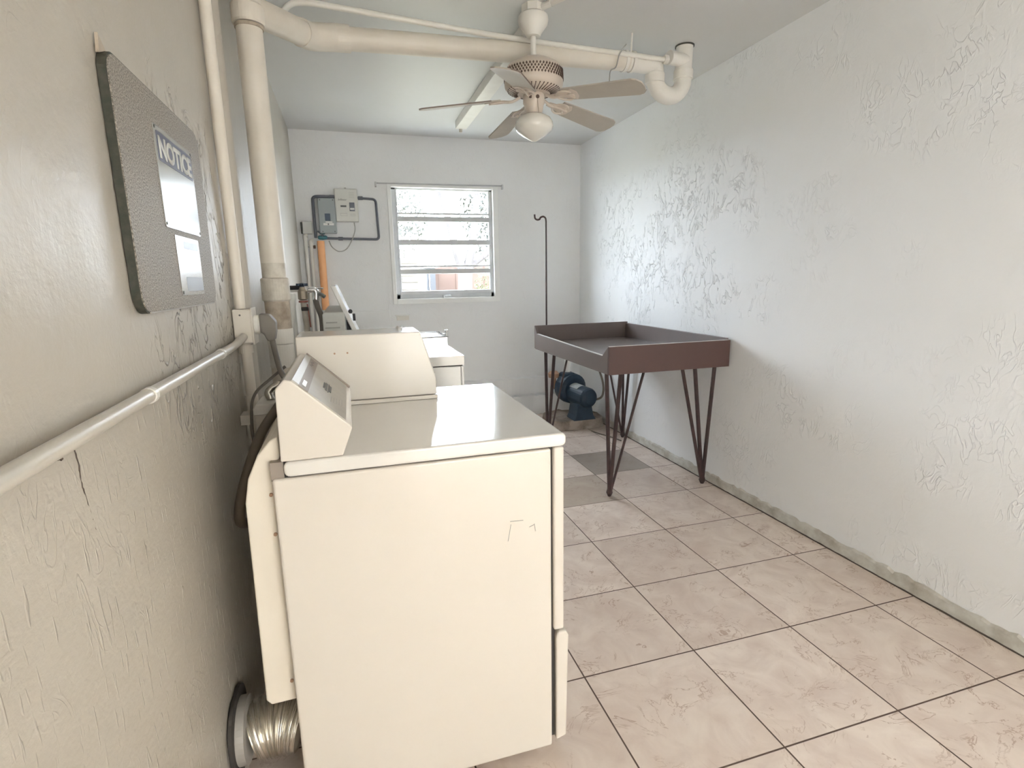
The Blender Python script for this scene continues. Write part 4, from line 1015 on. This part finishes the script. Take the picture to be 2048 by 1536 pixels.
# ------------------------------------------------------------------ outdoors behind the window
tag(obj('lawn', box(B(), -30, 30, YB + 0.3, 60, -0.15, -0.05), M['grass']), None, None, None, 'structure')
struct('trim_6', box(B(), -12, 12, -14, YF - 0.12, -0.14, -0.02), M['stained_light'])
bm = B(); FYY = 14.0
fn = thing('board_fence', 'red brown upright-board fence seen through the window', 'fence', (3, FYY, -0.05))
for x in [i * 0.16 + 0.82 for i in range(40)]:
    d_ = random.uniform(0, 0.02); box(bm, x, x + 0.162, FYY + d_, FYY + d_ + 0.025, -0.05, 1.62 + random.uniform(-0.01, 0.01))
obj('boards', bm, M['fence'], fn)
bm = B(); box(bm, 0.85, 6, FYY + 0.046, FYY + 0.09, 0.3, 0.4); box(bm, 0.85, 6, FYY + 0.046, FYY + 0.09, 1.2, 1.3)
obj('rails', bm, M['fence'], fn)
bm = B()
z = -0.05
while z < 1.75:
    h = random.uniform(0.12, 0.2); x = -6.0
    while x < 0.1:
        ww = random.uniform(0.25, 0.5)
        box(bm, x, min(x + ww - 0.02, 0.22), 12.0 - random.uniform(0, 0.03), 12.4, z, z + h - 0.02); x += ww
    z += h
box(bm, -6.0, 0.18, 12.05, 12.38, -0.05, z - 0.03)
tag(obj('stone_wall', bm, M['stone'], bevel=0.01), 'buff stone wall at left in the window view', 'wall')
sh = thing('garden_shed', 'slate blue shed between stone wall and fence outside the window', 'shed', (0.1, 13.65, -0.05))
bm = B(); box(bm, -0.60, 0.80, 13.4, 13.9, -0.05, 1.55)
obj('walls', bm, M['shed'], sh)
bm = B()
for i in range(7): box(bm, -0.27 + i * 0.15, -0.255 + i * 0.15, 13.37, 13.4, 0, 1.5)
obj('battens', bm, M['pvc'], sh)
obj('roof', prism(B(), [(-0.70, 1.55), (0.86, 1.55), (0.08, 1.72)], 'y', 13.34, 13.95), M['box_grey'], sh)
tr_ = thing('forked_tree', 'grey forked tree trunk standing outside the window', 'tree', (0.75, 10, -0.1))
bm = B()
tube(bm, [(0.85, 10, -0.06), (0.86, 10, 0.9), (0.88, 10.0, 1.45)], 0.15, 12, True, [0.19, 0.145, 0.15])
for p, r in (([(0.86, 10, 1.35), (0.72, 10, 1.75), (0.60, 10.1, 2.4), (0.3, 10.2, 3.6)], [0.10, 0.08, 0.07, 0.05]),
             ([(0.90, 10, 1.35), (1.02, 10, 1.8), (1.15, 10.1, 2.5), (1.3, 10.2, 4.0)], [0.11, 0.09, 0.07, 0.05]),
             ([(1.0, 10, 1.5), (1.35, 10, 1.75), (1.62, 10, 2.3), (2.0, 10, 3.6)], [0.06, 0.06, 0.05, 0.03])):
    tube(bm, p, 0.1, 10, True, r)
obj('trunk', bm, M['bark'], tr_)
def leaves(c, rx, ry, rz, n, s, seed):
    rnd = random.Random(seed); bm = B()
    for i in range(n):
        while True:
            p = Vector((rnd.uniform(-1, 1), rnd.uniform(-1, 1), rnd.uniform(-1, 1)))
            if p.length < 1: break
        q = Vector((c[0] + p.x * rx, c[1] + p.y * ry, c[2] + p.z * rz))
        a = Vector((rnd.uniform(-1, 1), rnd.uniform(-1, 1), rnd.uniform(-1, 1))).normalized(); b_ = a.orthogonal().normalized()
        ss = s * rnd.uniform(0.6, 1.3)
        bm.faces.new([bm.verts.new(q + a * ss), bm.verts.new(q + b_ * ss * 0.5), bm.verts.new(q - a * ss), bm.verts.new(q - b_ * ss * 0.5)])
    return bm
obj('foliage', leaves((1.2, 10.6, 4.6), 2.2, 1.2, 1.4, 1500, 0.08, 5), M['leaf'], tr_)
for i, (x, y, h, r, lab) in enumerate(((-3.2, 22, 5.0, 2.4, 'grey green tree at left beyond the stone wall'), (0.0, 26, 6.0, 2.6, 'grey green tree in the middle beyond the fence'), (5.5, 21, 5.2, 2.5, 'grey green tree at right beyond the fence'))):
    t_ = thing('garden_tree', lab, 'tree', (x, y, -0.1), 'trees beyond the fence')
    obj('trunk', tube(B(), [(x, y, -0.06), (x + 0.1, y, h * 0.5), (x, y, h * 0.8)], 0.15, 10, True, [0.22, 0.16, 0.06]), M['bark'], t_)
    obj('foliage', leaves((x, y, h * 0.72), r, r * 0.6, h * 0.42, 3200, 0.12, 10 + i), M['leaf'], t_)
for i, (x, y, h, lab) in enumerate(((-0.15, 11.3, 0.92, 'low yellow green bush before the stone wall'), (0.62, 12.9, 0.98, 'low yellow green bush before the shed'), (1.30, 13.2, 0.95, 'low yellow green bush behind the forked trunk, before the fence'), (2.00, 12.9, 1.50, 'tall yellow green bush right of the forked trunk'), (2.55, 12.0, 1.05, 'lower yellow green bush at the right edge of the window view'))):
    tag(obj('garden_bush', leaves((x, y, h * 0.5), 0.33, 0.28, h * 0.5, 500, 0.05, 30 + i), M['bush']), lab, 'bush', 'bushes outside the window')
